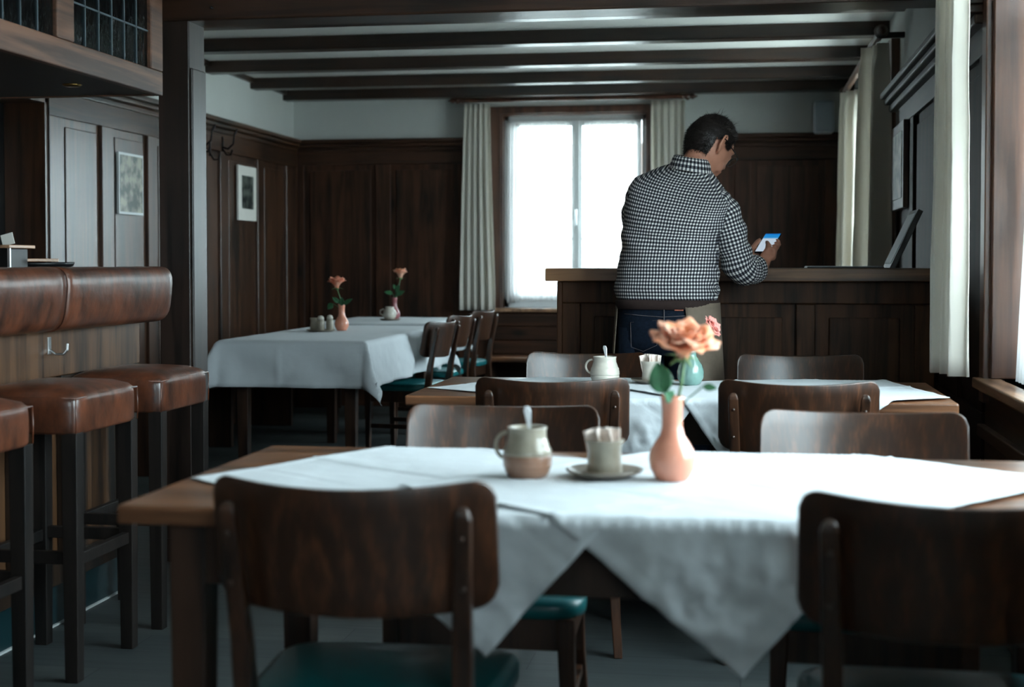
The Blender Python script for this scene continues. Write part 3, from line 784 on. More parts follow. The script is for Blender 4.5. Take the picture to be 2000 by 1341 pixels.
def pad(y0, y1, e0, e1):
    # cushion cross-section swept along y, with rounded ends
    ys = []; N = 26
    rings = []
    for i in range(N+1):
        t_ = i/N; y = y0 + (y1-y0)*t_
        d0, d1 = (y-y0), (y1-y)
        k = 1.0
        for dd, on in ((d0, e0), (d1, e1)):
            rr = 0.05 if on else 0.02
            if dd < rr: k = min(k, (0.70 if on else 0.93) + (0.30 if on else 0.07)*math.sqrt(max(0, 1-(1-dd/rr)**2)))
        ring = []
        for j in range(28):
            a = 2*PI*j/28
            cx, cz = math.cos(a), math.sin(a)
            ex = 2/3.4
            px = abs(cx)**ex*(1 if cx >= 0 else -1); pz = abs(cz)**ex*(1 if cz >= 0 else -1)
            x = -2.075 + 0.073*px*k + 0.010*pz; z = 1.043 + 0.098*pz*(0.90+0.10*k)
            x += 0.0025*fbm(y*6, z*9, 1); z += 0.002*fbm(y*5, x*9, 3)
            ring.append((x, y, z))
        rings.append(ring)
    # denser ends
    return rings
def yspace(y0, y1): return (y0, y1)
for (a, c, e0, e1) in ((1.7, 2.85, 0, 0), (2.85, 4.005, 0, 0), (4.005, 4.83, 0, 1)):
    b = MB(); b.ring_loft(pad(a, c, e0, e1)); o = b.build('leather_pad', M['leather'], bar, smooth=True)
    b = MB()
for ys in (2.85, 4.004):
    b = MB(); pts = []
    for j in range(25):
        a = -0.2*PI + 0.0 + (j/24)*1.0*PI - 0.3*PI
        cx, cz = math.cos(a), math.sin(a); ex = 2/3.4
        px = abs(cx)**ex*(1 if cx >= 0 else -1); pz = abs(cz)**ex*(1 if cz >= 0 else -1)
        pts.append((-2.075+0.0725*px+0.010*pz, ys, 1.043+0.097*pz))
    b.tube(pts, 0.0022, 8).build('piping', M['leather'], bar, smooth=True)
# chrome coat hook under the pad
hb = MB(); hy = 4.09; hx = BX+0.012
hb.box(hx, hx+0.004, hy-0.010, hy+0.010, 0.872, 0.925)
hb.tube([(hx+0.004, hy, 0.885), (hx+0.02, hy+0.004, 0.872), (hx+0.045, hy+0.01, 0.872), (hx+0.055, hy+0.012, 0.885), (hx+0.056, hy+0.012, 0.902)], 0.004, 8, rnd=True)
hb.build('coat_hook', M['chrome'], bar, smooth=False, bevel=0.001, label='small chrome double hook under the leather pad')
# things on the bar
tag(MB().lathe([(0.001, 1.1355), (0.15, 1.1355), (0.165, 1.146), (0.168, 1.156), (0.160, 1.156), (0.15, 1.143), (0.001, 1.143)], (-2.36, 4.40, 0), 40).build('serving_tray', M['black'], smooth=True),
    'round black tray lying on the end of the bar', 'tray')
tag(MB().box(-0.07, 0.07, -0.10, 0.10, 0, 0.010, Matrix.Translation((-2.24, 4.26, 1.157)) @ Matrix.Rotation(0.5, 4, 'Z')).build('notepad', M['sill'], bevel=0.002),
    'tan order pad lying on the black tray', 'notepad')
t = thing('card_stand', 'small black stand with pale shelf and white card on the bar', 'card stand', (-2.26, 3.99, 1.135))
MB().box(-2.36, -2.20, 4.02, 4.14, 1.136, 1.198).build('stand_body', M['black'], t, bevel=0.003)
MB().box(-2.38, -2.185, 4.00, 4.16, 1.198, 1.208).build('stand_shelf', M['sill'], t, bevel=0.002)
MB().box(-2.195, -2.187, 4.005, 4.012, 1.136, 1.198).build('stand_leg', M['chrome'], t)
MB().box(-0.02, 0.02, -0.001, 0.001, 0, 0.035, Matrix.Translation((-2.23, 4.08, 1.2085)) @ Matrix.Rotation(-0.25, 4, 'Y')).build('card', M['paper'], t)

# canopy with leaded glass hanging over the bar
can = thing('bar_canopy', 'wooden canopy with leaded glass panes hanging over the bar', 'bar canopy', (-2.4, 3.2, 1.765))
CX = -2.10; CY0, CY1 = 1.4, 4.965; CZ = 1.765
for (z0, z1) in ((CZ, 1.853), (2.30, ZC)): MB().box(CX-0.03, CX, CY0, CY1, z0, z1).build('canopy_rail', M['canopy'], can, bevel=0.004)
b = MB()
for (y0, y1) in ((4.86, CY1), (4.15, 4.265), (3.42, 3.53), (2.7, 2.8), (1.95, 2.05), (CY0, CY0+0.1)): MB().box(CX-0.03, CX+0.001, y0, y1, 1.853, 2.30).build('canopy_stile', M['canopy'], can, bevel=0.004)
MB().box(-2.95, CX-0.03, CY1-0.03, CY1, CZ, ZC).box(-2.98, -2.95, CY0, CY1, CZ, ZC).build('canopy_side', M['canopy'], can, bevel=0.003)
MB().box(-2.95, CX-0.03, CY0, CY1-0.03, CZ+0.004, CZ+0.02).build('canopy_bottom', M['canopy_dark'], can)
MB().box(-2.80, -2.78, CY0, CY1-0.03, 1.80, ZC).build('canopy_shelf', M['canopy_dark'], can)
for (y0, y1) in ((4.265, 4.86), (3.53, 4.15), (2.8, 3.42), (2.05, 2.7)):
    pn = MB().box(CX-0.018, CX-0.014, y0, y1, 1.853, 2.30).build('glass_pane', M['lead_glass'], can)
    b = MB(); n = 6
    for i in range(1, n): b.box(CX-0.022, CX-0.010, y0+(y1-y0)*i/n-0.003, y0+(y1-y0)*i/n+0.003, 1.853, 2.30)
    b.box(CX-0.022, CX-0.010, y0, y1, 1.982, 1.988); b.box(CX-0.022, CX-0.010, y0, y1, 2.14, 2.146)
    b.build('lead_bar', M['lead'], pn)
MB().lathe([(0.001, CZ-0.004), (0.022, CZ-0.004), (0.030, CZ-0.001), (0.034, CZ+0.004), (0.001, CZ+0.004)], (-2.29, 4.63, 0), 24).build('downlight', M['brass'], can, smooth=True, label='brass ring of a recessed downlight')

# ------------------------------------------------------------------ bar stools
def make_stool(label):
    t = thing('bar_stool', label, 'bar stool', (0, 0, 0), 'leather bar stools along the bar', world=False)
    W = 0.205; WX = 0.163
    # cushion: rounded square column with domed top
    rings = []
    prof = [(0.0, 0.685, 0.93), (0.0, 0.685, 0.985), (0, 0.692, 1.0), (0, 0.72, 1.004), (0, 0.755, 1.004), (0, 0.772, 1.0), (0, 0.785, 0.985), (0, 0.796, 0.93), (0, 0.809, 0.75), (0, 0.816, 0.45), (0, 0.819, 0.1)]
    for (_, z, k) in prof:
        ring = []
        for j in range(64):
            a = 2*PI*(j+0.5)/64; ex = 2/9.0 if k > 0.5 else 2/5.0
            x = abs(math.cos(a))**ex*(1 if math.cos(a) > 0 else -1)*WX*k
            y = abs(math.sin(a))**ex*(1 if math.sin(a) > 0 else -1)*W*k
            ring.append((x + 0.002*fbm(x*9, y*9, z*9), y + 0.002*fbm(x*9+3, y*9, z*9), z + 0.003*fbm(x*7, y*7, 5)))
        rings.append(ring)
    b = MB(); b.ring_loft(rings)
    seat = b.build('seat', M['leather'], t, smooth=True)
    b = MB()
    w = W*0.99; pts = []
    for (sx, sy) in ((1, 1), (-1, 1), (-1, -1), (1, -1), (1, 1)): pts.append((sx*WX*0.972, sy*w*0.978))
    for (x0, y0), (x1, y1) in zip(pts, pts[1:]): b.tube([(x0, y0, 0.783), ((x0+x1)/2, (y0+y1)/2, 0.786), (x1, y1, 0.783)], 0.0026, 6)
    for sx in (-1, 1):
        for sy in (-1, 1): b.tube([(sx*WX*0.972, sy*w*0.978, 0.783), (sx*WX*0.978, sy*w*0.985, 0.73), (sx*WX*0.972, sy*w*0.978, 0.687)], 0.0020, 6)
    b.build('piping', M['leather'], seat, smooth=True)
    for sx in (-1, 1):
        for sy in (-1, 1):
            x, y = sx*(WX-0.026), sy*(W-0.028)
            b = MB(); r0, r1 = 0.021, 0.0225
            b.ring_loft([[(x-r, y-r, z), (x+r, y-r, z), (x+r, y+r, z), (x-r, y+r, z)] for r, z in ((0.019, 0.0), (r0, 0.3), (r1, 0.688))])
            b.build('leg', M['stool_leg'], t, bevel=0.002)
    e = W-0.028-0.018; ex_ = WX-0.026-0.018
    for s_ in (-1, 1):
        MB().box(s_*(WX-0.026)-0.011, s_*(WX-0.026)+0.011, -e, e, 0.318, 0.352).build('stretcher', M['stool_leg'], t, bevel=0.002)
        MB().box(-ex_, ex_, s_*(W-0.028)-0.011, s_*(W-0.028)+0.011, 0.325, 0.36).build('stretcher', M['stool_leg'], t, bevel=0.002)
    return t
st = make_stool('brown leather bar stool, nearest, cut by the left picture edge')
st2 = copy_tree(st); st3 = copy_tree(st)
for o, xy, lb in ((st, (-1.962, 3.21), st['label']),
                  (st2, (-1.948, 3.82), 'brown leather bar stool, middle one of the three'),
                  (st3, (-1.95, 4.40), 'brown leather bar stool farthest along, beside the post')):
    o.location = (xy[0], xy[1], 0); o['label'] = lb

# ------------------------------------------------------------------ chairs
def make_chair(label):
    t = thing('dining_chair', label, 'chair', (0, 0, 0), 'wooden dining chairs with teal seats', world=False)
    # origin: under the middle of the seat, sitter looks along +Y, backrest near y=-0.24
    rings = []
    for (z, k) in ((0.412, 0.96), (0.416, 1.0), (0.438, 1.0), (0.448, 0.975), (0.454, 0.90), (0.457, 0.5), (0.4575, 0.05)):
        ring = []
        for j in range(56):
            a = 2*PI*(j+0.5)/56; ex = 2/6.0 if k > 0.6 else 2/3.5
            x = abs(math.cos(a))**ex*(1 if math.cos(a) > 0 else -1)*0.215*k
            y = abs(math.sin(a))**ex*(1 if math.sin(a) > 0 else -1)*0.195*k
            x *= 1.0 + 0.06*(y/0.21)
            ring.append((x, y-0.012, z))
        rings.append(ring)
    b = MB(); b.ring_loft(rings); b.build('seat', M['teal'], t, smooth=True, label='teal vinyl seat pad')
    MB().box(-0.19, 0.19, 0.145, 0.17, 0.345, 0.413).box(-0.185, 0.185, -0.19, -0.165, 0.345, 0.413).box(-0.195, -0.17, -0.18, 0.16, 0.345, 0.413).box(0.17, 0.195, -0.18, 0.16, 0.345, 0.413).build('seat_frame', M['chair_leg'], t, bevel=0.003)
    # curved plywood backrest
    HW = 0.228; Z0, Z1 = 0.615, 0.822
    def yb(x, z):
        return -0.268 + 0.075*(x/HW)**2 - 0.20*(z-0.72)
    def prof(n=10, rr=0.035):
        # outline of rounded rectangle in (x,z), top edge dips, bottom edge bulges
        pts = []
        for (cx, cz, a0) in ((HW-rr, Z1-rr, 0), (-(HW-rr), Z1-rr, PI/2), (-(HW-rr), Z0+rr, PI), (HW-rr, Z0+rr, 1.5*PI)):
            for i in range(n+1):
                a = a0 + i*PI/2/n
                pts.append((cx+rr*math.cos(a), cz+rr*math.sin(a)))
        return pts
    # grid-based: x columns, z from bottom curve to top curve, both faces
    def edge(x):
        ax = abs(x); rr = 0.035; top = Z1 - 0.014*(1-(x/HW)**2); bot = Z0 - 0.012*(1-(x/HW)**2)
        ins = 0.0
        if ax > HW-rr: ins = rr - math.sqrt(max(0, rr*rr-(ax-(HW-rr))**2))
        return bot+ins, top-ins
    b = MB(); cols = []
    xs = []
    N = 44
    for i in range(N+1):
        s_ = math.sin(PI/2*(2*i/N-1)); s_ = 0.6*(2*i/N-1)+0.4*s_
        xs.append(HW*0.9995*s_)
    th = 0.0065; NZ = 6
    for x in xs:
        z0, z1 = edge(x)
        col_ = []
        for k in range(NZ+1):
            z = z0+(z1-z0)*k/NZ; col_.append((x, yb(x, z)-th, z))
        for k in range(NZ, -1, -1):
            z = z0+(z1-z0)*k/NZ; col_.append((x, yb(x, z)+th, z))
        cols.append(col_)
    b.ring_loft(cols)
    o = b.build('backrest', M['chair'], t, smooth=True)
    o.modifiers.new('edge', 'BEVEL').width = 0.003; o.modifiers['edge'].limit_method = 'ANGLE'; o.modifiers['edge'].angle_limit = 0.8; o.modifiers['edge'].segments = 2
    # rear legs rising as uprights outside the backrest
    for s_ in (-1, 1):
        path = [(0.195, -0.262, 0.0), (0.180, -0.215, 0.25), (0.174, -0.205, 0.42), (0.177, -0.222, 0.56), (0.181, -0.250, 0.68), (0.184, -0.2675, 0.765), (0.184, -0.269, 0.776), (0.184, -0.267, 0.783)]
        wid = [0.013, 0.015, 0.016, 0.0155, 0.0145, 0.0140, 0.011, 0.006]; dep = [0.015, 0.019, 0.020, 0.016, 0.011, 0.010, 0.009, 0.006]
        rings = []
        for (x, y, z), w, d_ in zip(path, wid, dep):
            rings.append([(s_*x-w, y-d_, z), (s_*x+w, y-d_, z), (s_*x+w, y+d_, z), (s_*x-w, y+d_, z)])
        b = MB(); b.ring_loft(rings)
        lg = b.build('leg', M['chair_leg'], t, bevel=0.004, seg=3, label='rear leg rising to hold the backrest')
        for zz in (0.655, 0.735):
            yy = -0.250 - 0.2*(zz-0.68)-0.012
            MB().ell((s_*0.1835, yy, zz), (0.0045, 0.003, 0.0045), nu=10, nv=6).build('screw_plug', M['chair'], lg, smooth=True)
    for s_ in (-1, 1):
        b = MB(); x, y = s_*0.185, 0.160
        b.ring_loft([[(x-r+o_, y-r, z), (x+r+o_, y-r, z), (x+r+o_, y+r, z), (x-r+o_, y+r, z)] for r, z, o_ in ((0.012, 0.0, s_*0.012), (0.018, 0.36, 0), (0.018, 0.413, 0))])
        b.build('leg', M['chair_leg'], t, bevel=0.003, seg=2)
    for s_ in (-1, 1):
        MB().box(s_*0.182-0.008, s_*0.182+0.008, -0.22, 0.165, 0.19, 0.215).build('stretcher', M['chair_leg'], t, bevel=0.002)
    return t
ch0 = make_chair('')
chairs = [
    ((-0.605, 2.36), 0.02, 'dark wooden chair, front left, its back to the camera'),
    ((0.315, 2.345), -0.02, 'dark wooden chair, front right, cut by the picture edge'),
    ((-0.548, 3.075), PI+0.03, 'light-struck wooden chair behind the brown cream jug of the front table'),
    ((0.265, 3.065), PI-0.02, 'light-struck wooden chair at the right far side of the front table'),
    ((-0.573, 4.36), 0.10, 'dark wooden chair on the near side of the middle table, left'),
    ((0.160, 4.36), 0.0, 'dark wooden chair on the near side of the middle table, right'),
    ((-0.565, 5.10), PI+0.05, 'brown chair back behind the cream jug of the middle table'),
    ((0.208, 5.10), PI-0.01, 'brown chair back right of the man in front of the counter'),
    ((-1.975, 8.24), PI/2-0.14, 'wooden chair side-on at the left table, nearest of the three'),
    ((-2.06, 9.22), PI/2-0.10, 'wooden chair side-on at the left tables, middle of the three'),
    ((-2.07, 10.14), PI/2-0.14, 'wooden chair side-on below the cream curtain, farthest'),
    ((-0.66, 7.72), -PI/2+0.35, 'dark chair mostly hidden behind the left end of the counter'),
]
for i, (xy, rz, lb) in enumerate(chairs):
    o = ch0 if i == 0 else copy_tree(ch0)
    o.location = (xy[0], xy[1], 0); o.rotation_euler = (0, 0, rz); o['label'] = lb

# ------------------------------------------------------------------ tables
def make_table(x0, x1, y0, y1, label, mat_top=None, leg=0.032, apron=0.11, rz=0.0, zt=0.75):
    c = ((x0+x1)/2, (y0+y1)/2, 0)
    t = thing('dining_table', label, 'table', c)
    MB().box(x0, x1, y0, y1, zt-0.032, zt).build('tabletop', M['table'], t, bevel=0.006, seg=3)
    i = 0.07
    b = MB(); a0, a1, b0, b1 = x0+i, x1-i, y0+i, y1-i; z0, z1 = zt-0.032-apron, zt-0.032
    b.box(a0, a1, b0, b0+0.022, z0, z1).box(a0, a1, b1-0.022, b1, z0, z1).box(a0, a0+0.022, b0+0.022, b1-0.022, z0, z1).box(a1-0.022, a1, b0+0.022, b1-0.022, z0, z1)
    b.build('apron', M['table_leg'], t, bevel=0.002)
    for x in (a0+leg-0.005, a1-leg+0.005):
        for y in (b0+leg-0.005, b1-leg+0.005):
            b = MB(); b.ring_loft([[(x-r, y-r, z), (x+r, y-r, z), (x+r, y+r, z), (x-r, y+r, z)] for r, z in ((leg*0.8, 0.0), (leg, z0), (leg, z1))])
            b.build('leg', M['table_leg'], t, bevel=0.003)
    return t
make_table(-1.025, 0.66, 2.215, 3.005, 'long brown wooden table in the foreground under white cloths')
make_table(-1.015, 0.615, 4.215, 4.95, 'middle brown wooden table under white cloths, before the counter')
make_table(-2.70, -1.92, 7.10, 8.92, 'near left table fully covered by a white cloth')
make_table(-2.84, -2.08, 9.25, 10.36, 'far left table at the back panelling under a white cloth')

def quad_cloth(q, y0, y1, lift, label, seed, zt=0.75, n=120, x1=None):
    """cloth laid flat as a quad (near tip, right, far, left) and folded down over the near and far table edges"""
    A, B, C, D = [Vector((p[0], p[1], 0)) for p in q]
    R = 0.008
    def f(u, v):
        p = A*(1-u)*(1-v) + B*u*(1-v) + C*u*v + D*(1-u)*v
        # slightly wavy hems
        x, y = p.x, p.y
        crease = 0.0030*(math.exp(-((u-0.5)/0.006)**2) + math.exp(-((v-0.5)/0.006)**2) - 0.8*math.exp(-((u-0.25)/0.008)**2))
        wr = 0.0018*fbm(x*5+seed, y*7, seed) + 0.0014*abs(fbm(x*9, y*3, seed+4))
        ed = min(u, v, 1-u, 1-v)
        hem = 0.0016 if ed < 0.024 else 0.0
        z = zt + lift + 0.0015 + hem + max(-0.001, wr + crease)
        for (e, sgn) in ((y0, -1), (y1, 1)):
            d = (y-e)*sgn
            if d > 0:
                a = min(d/R, PI/2)
                if d/R < PI/2:
                    return Vector((x, e + sgn*R*math.sin(a)*0.6 + sgn*lift, z - R*(1-math.cos(a))))
                h = d - R*PI/2
                rip = 0.010*math.sin(x*26+seed)*min(1, h*7) + 0.016*fbm(x*6+seed, h*5, 2)*min(1, h*8) + 0.011*fbm(x*15, h*13, seed)*min(1, h*8) + 0.005*fbm(x*34+h*20, h*30-x*12, seed)*min(1, h*8)
                return Vector((x + 0.004*fbm(h*9, x*9, 7)*min(1, h*5), e + sgn*(0.006 + lift + 0.010 + rip*0.8 + hem*1.2 + crease*0.8), z - R - h))
        return Vector((x, y, z))
    o = MB().grid(f, n, n).build('tablecloth', M['linen'], smooth=True, solid=0.0012)
    return tag(o, label, 'tablecloth')
quad_cloth([(-0.40, 1.985), (0.14, 2.60), (-0.72, 3.10), (-1.010, 2.50)], 2.215, 3.005, 0.0, 'white cloth on the left half of the front table, corner hanging', 1.3)
quad_cloth([(0.003, 1.965), (0.60, 2.70), (0.0, 3.23), (-0.60, 2.45)], 2.215, 3.005, 0.0035, 'white cloth on the right half of the front table, big corner hanging', 4.1)
quad_cloth([(-0.30, 3.97), (0.16, 4.60), (-0.62, 5.08), (-1.00, 4.46)], 4.215, 4.95, 0.0, 'white cloth on the left half of the middle table', 7.7)
quad_cloth([(0.02, 3.93), (0.605, 4.33), (0.46, 5.05), (-0.5, 4.66)], 4.215, 4.95, 0.0035, 'white cloth on the right half of the middle table', 9.2)

def box_cloth(x0, x1, y0, y1, ov, label, seed, zt=0.75, nx=80, ny=110, centre_fold=True):
    W, H = x1-x0, y1-y0
    def f(u, v):
        X = x0-ov + (W+2*ov)*u; Y = y0-ov + (H+2*ov)*v
        ox = max(0, x0-X, X-x1); oy = max(0, y0-Y, Y-y1)
        sx = -1 if X < x0 else 1; sy = -1 if Y < y0 else 1
        cx = min(max(X, x0), x1); cy = min(max(Y, y0), y1)
        r = math.hypot(ox, oy)
        wr = 0.0016*fbm(X*5+seed, Y*5, seed)
        if r == 0: return Vector((X, Y, zt+0.0025+max(-0.001, wr)))
        th = math.atan2(oy, ox)
        flare = 0.018 + 0.06*min(1, r/ov)*(0.5+0.5*fbm(X*3+seed, Y*3, 3)) if r > 0.01 else 0.006
        corner = math.sin(2*th)
        if corner > 0.01: out = flare + 0.34*r*corner
        else: out = flare
        rip = 0.012*math.sin((X+Y)*16+seed)*min(1, r*6) + (0.007*math.exp(-((X-(x0+0.42*W))/0.010)**2) + 0.006*fbm(X*9+seed, Y*9, 2))*min(1, r*12)
        px = cx + sx*(out*math.cos(th)**0.8 + (rip if ox > oy else 0)) if ox > 0 else cx
        py = cy + sy*(out*math.sin(th)**0.8 + (rip if oy > ox else 0)) if oy > 0 else cy
        drop = math.sqrt(max(0, r*r - (0.34*r*corner)**2))
        return Vector((px, py, zt+0.0025 - drop + 0.004))
    o = MB().grid(f, nx, ny).build('tablecloth', M['linen'], smooth=True, solid=0.0012)
    return tag(o, label, 'tablecloth')
box_cloth(-2.70, -1.92, 7.10, 8.92, 0.245, 'white cloth hanging long over the near left table', 3.0)
box_cloth(-2.84, -2.08, 9.25, 10.36, 0.235, 'white cloth over the far left table by the panelling', 6.0, ny=80)

# ------------------------------------------------------------------ table ware
def jug(loc, h, r, ang, m_up, m_low, label, spoon_label, band=True, split=0.45):
    x, y, z = loc
    t = thing('cream_jug', label, 'jug', loc)
    def P(s): # outer profile fraction
        pts = [(0.0, 0.74), (0.03, 0.80), (0.12, 0.90), (0.25, 0.985), (0.38, 1.0), (0.52, 0.97), (0.66, 0.86), (0.80, 0.77), (0.92, 0.76), (1.0, 0.80)]
        for (a, ra), (c, rc) in zip(pts, pts[1:]):
            if s <= c:
                k = (s-a)/(c-a); k = k*k*(3-2*k)
                return ra + (rc-ra)*k
        return 0.80
    def prof(s0, s1):
        n = 14
        return [(r*P(s0+(s1-s0)*i/n)*(1+0.008*math.sin((s0+(s1-s0)*i/n)*60)), h*(s0+(s1-s0)*i/n)) for i in range(n+1)]
    inner = [(r*P(1)-0.003, h), (r*P(1)-0.005, h*0.97), (r*P(0.8)-0.005, h*0.8), (r*P(0.4)-0.006, h*0.4), (0.001, h*0.1)]
    MB().lathe([(0.001, h*split)] + prof(split, 1.0) + inner, loc, 36).build('jug_body', m_up, t, smooth=True)
    MB().lathe([(0.001, 0.0)] + prof(0, split) + [(0.001, h*split-0.0005)], loc, 36).build('jug_base', m_low, t, smooth=True)
    d = Vector((math.cos(ang), math.sin(ang), 0))
    L = Vector(loc)
    pts = []
    for k in range(13):
        a = -PI/2 + PI*k/12
        pts.append(L + d*(r*0.84 + r*0.46*math.cos(a)) + Vector((0, 0, h*0.62 - h*0.25*math.sin(-a)*-1 if False else h*0.62 + h*0.26*math.sin(a))))
    MB().tube(pts, [0.0052]*13, 10, rnd=False, flat=0.7).build('jug_handle', m_up, t, smooth=True)
    # spoon standing in the jug
    s = thing('spoon', spoon_label, 'spoon', loc)
    d2 = Vector((-0.14, 0.10, 1)).normalized()
    p0 = L + Vector((0.012, -0.005, h*0.3))
    b = MB(); n = 12; rings = []
    for k in range(n+1):
        q = p0 + d2*(h*1.12)*k/n; w = 0.0022 + 0.0055*max(0, (k/n-0.55)/0.45)**1.0
        if k == n: w *= 0.5
        sd = Vector((1, 0, 0)); th = 0.0011
        rings.append([q+sd*w-Vector((0, th, 0)), q+sd*w+Vector((0, th, 0)), q-sd*w+Vector((0, th, 0)), q-sd*w-Vector((0, th, 0))])
    b.ring_loft(rings); b.build('handle', M['chrome'], s, smooth=False, bevel=0.0008)
    MB().ell(p0, (0.012, 0.004, 0.018)).build('bowl', M['chrome'], s, smooth=True)
    return t
def pot(loc, h, r, m, label, saucer_label, packets_label, rs=0.072):
    x, y, z = loc
    t = MB().lathe([(0.001, 0.004), (rs*0.45, 0.0), (rs*0.62, 0.002), (rs*0.95, 0.011), (rs, 0.015), (rs*0.97, 0.017), (rs*0.6, 0.008), (0.001, 0.007)], loc, 40).build('saucer', M['saucer'], smooth=True)
    tag(t, saucer_label, 'saucer')
    z0 = z+0.0085
    b = MB().lathe([(0.001, 0), (r*0.95, 0), (r, 0.004), (r*0.96, h*0.3), (r*0.92, h*0.6), (r*0.95, h*0.82), (r*1.10, h*0.97), (r*1.08, h), (r*0.98, h*0.97), (r*0.85, h*0.8), (r*0.85, h*0.2), (0.001, h*0.15)], (x, y, z0), 36)
    tag(b.build('sugar_pot', m, smooth=True), label, 'pot')
    p = thing('sugar_packets', packets_label, 'sugar packets', (x, y, z0+h*0.3))
    rnd = random.Random(int(x*1000)+5)
    for k in range(7):
        a = k*0.9; mt = Matrix.Translation((x+0.011*math.cos(a), y+0.009*math.sin(a), z0+h*0.42)) @ Matrix.Rotation(a, 4, 'Z') @ Matrix.Rotation(rnd.uniform(-0.25, 0.25), 4, 'X') @ Matrix.Rotation(rnd.uniform(-0.22, 0.22), 4, 'Y')
        def f(u, v, ph=k): return mt @ Vector((0.034*(u-0.5), 0.003*math.sin(v*5+u*6+ph), 0.064*v*(h/0.07)))
        MB().grid(f, 6, 6).build('packet', M['sugar'], p, smooth=True, solid=0.003)

def vase(loc, prof, m, label, name='bud_vase'):
    b = MB().lathe(prof, loc, 40)
    return tag(b.build(name, m, smooth=True), label, 'vase')

def petal(b, c, axis_m, ang, r0, length, width, curl, cup, ph):
    """curved rose petal: grows up from the base and outwards"""
    def f(u, v):
        s = (u-0.5)*2
        w = width*math.sin(PI*min(1, 0.16+0.84*v)**0.75)*(1-0.12*v) if v < 1 else width*0.28
        w = width*(0.45+0.95*v**0.8)
        if v > 0.6: w *= math.sqrt(max(0.04, 1-((v-0.6)/0.4)**2.4*0.9))
        out = r0 + length*curl*(v**1.7)
        z = length*(v - 0.35*curl*v*v*v)
        a = ang + s*w/(max(out, 0.006)+0.010)*cup
        rr = out + 0.10*length*s*s*(0.3 - curl*0.6) + 0.05*length*math.sin(4*s+ph)*v
        zz = z - 0.10*length*s*s*v + 0.04*length*math.sin(3*s+ph*2)*v
        if v > 0.85: rr += (v-0.85)*length*0.8*curl
        return c + axis_m @ Vector((rr*math.cos(a), rr*math.sin(a), zz))
    b.grid(f, 8, 8)
def rose(base, bloom, R, label, mat, leaves, kind='rose', tilt=(0, 0), openness=1.0, seed=0, cat='rose'):
    """rose standing in a vase: stem from base to bloom, petals, leaves"""
    t = thing('rose', label, cat, base)
    B0 = Vector(base); C = Vector(bloom)
    mid = (B0+C)/2 + Vector((0.006, 0, 0))
    MB().tube([B0, mid, C - Vector((0, 0, R*0.5))], 0.0026, 8).build('stem', M['stem'], t, smooth=True)
    rm = (Matrix.Rotation(tilt[0], 3, 'X') @ Matrix.Rotation(tilt[1], 3, 'Y'))
    fb = MB(); rnd = random.Random(seed)
    c0 = C + rm @ Vector((0, 0, -R*0.55))
    for layer, (n, curl, ln, r0, w, cup) in enumerate(((3, 0.05, 0.95, 0.05, 0.45, 1.2), (4, 0.14, 1.05, 0.12, 0.6, 1.1), (5, 0.26, 1.14, 0.17, 0.66, 1.1), (5, 0.42, 1.2, 0.2, 0.74, 1.05), (6, 0.62, 1.16, 0.2, 0.80, 1.0), (6, 0.85, 1.05, 0.2, 0.82, 1.0))):
        if layer > 2 and openness < 0.6 and layer > 4: continue
        for k in range(n):
            a = 2*PI*k/n + layer*0.6 + rnd.uniform(-0.15, 0.15)
            petal(fb, c0, rm, a, r0*R, ln*R*1.0*rnd.uniform(0.92, 1.08), w*R*1.0, curl*openness, cup, rnd.uniform(0, 6))
    fb.build('bloom', mat, t, smooth=True, solid=0.0008)
    # sepals
    sb = MB()
    for k in range(5):
        a = 2*PI*k/5+0.3
        def f(u, v):
            s = (u-0.5)*2; w = 0.10*R*(1-v)*1.6
            return c0 + rm @ Vector(((0.10+0.55*v)*R*math.cos(a)-math.sin(a)*s*w, (0.10+0.55*v)*R*math.sin(a)+math.cos(a)*s*w, -0.02*R-0.25*R*v*v+0.12*R*v))
        sb.grid(f, 3, 6)
    sb.ell(c0-Vector((0, 0, R*0.02)), (R*0.18, R*0.18, R*0.2), nu=12, nv=8)
    sb.build('calyx', M['stem'], t, smooth=True, solid=0.0006)
    for (p, d, L, W) in leaves:
        p = Vector(p); d = Vector(d).normalized(); sd = d.cross(Vector((0, -0.9, 0.35))).normalized(); nr = sd.cross(d).normalized()
        def f(u, v):
            s = (u-0.5)*2; w = W*math.sin(PI*v**0.8)**0.85*(1 if v < 0.999 else 0)
            return p + d*(L*v) + sd*(s*w) + nr*(0.16*W*abs(s) - 0.18*L*v*v)
        lf = MB().grid(f, 6, 12)
        # stalk from the stem to the leaf
        near = B0 + (C-B0)*0.12
        lf.tube([near, (near+p)/2+Vector((0, 0, 0.003)), p, p+d*L*0.3], 0.0013, 6)
        lf.build('leaf', M['leaf'], t, smooth=True, solid=0.0006)
    return t

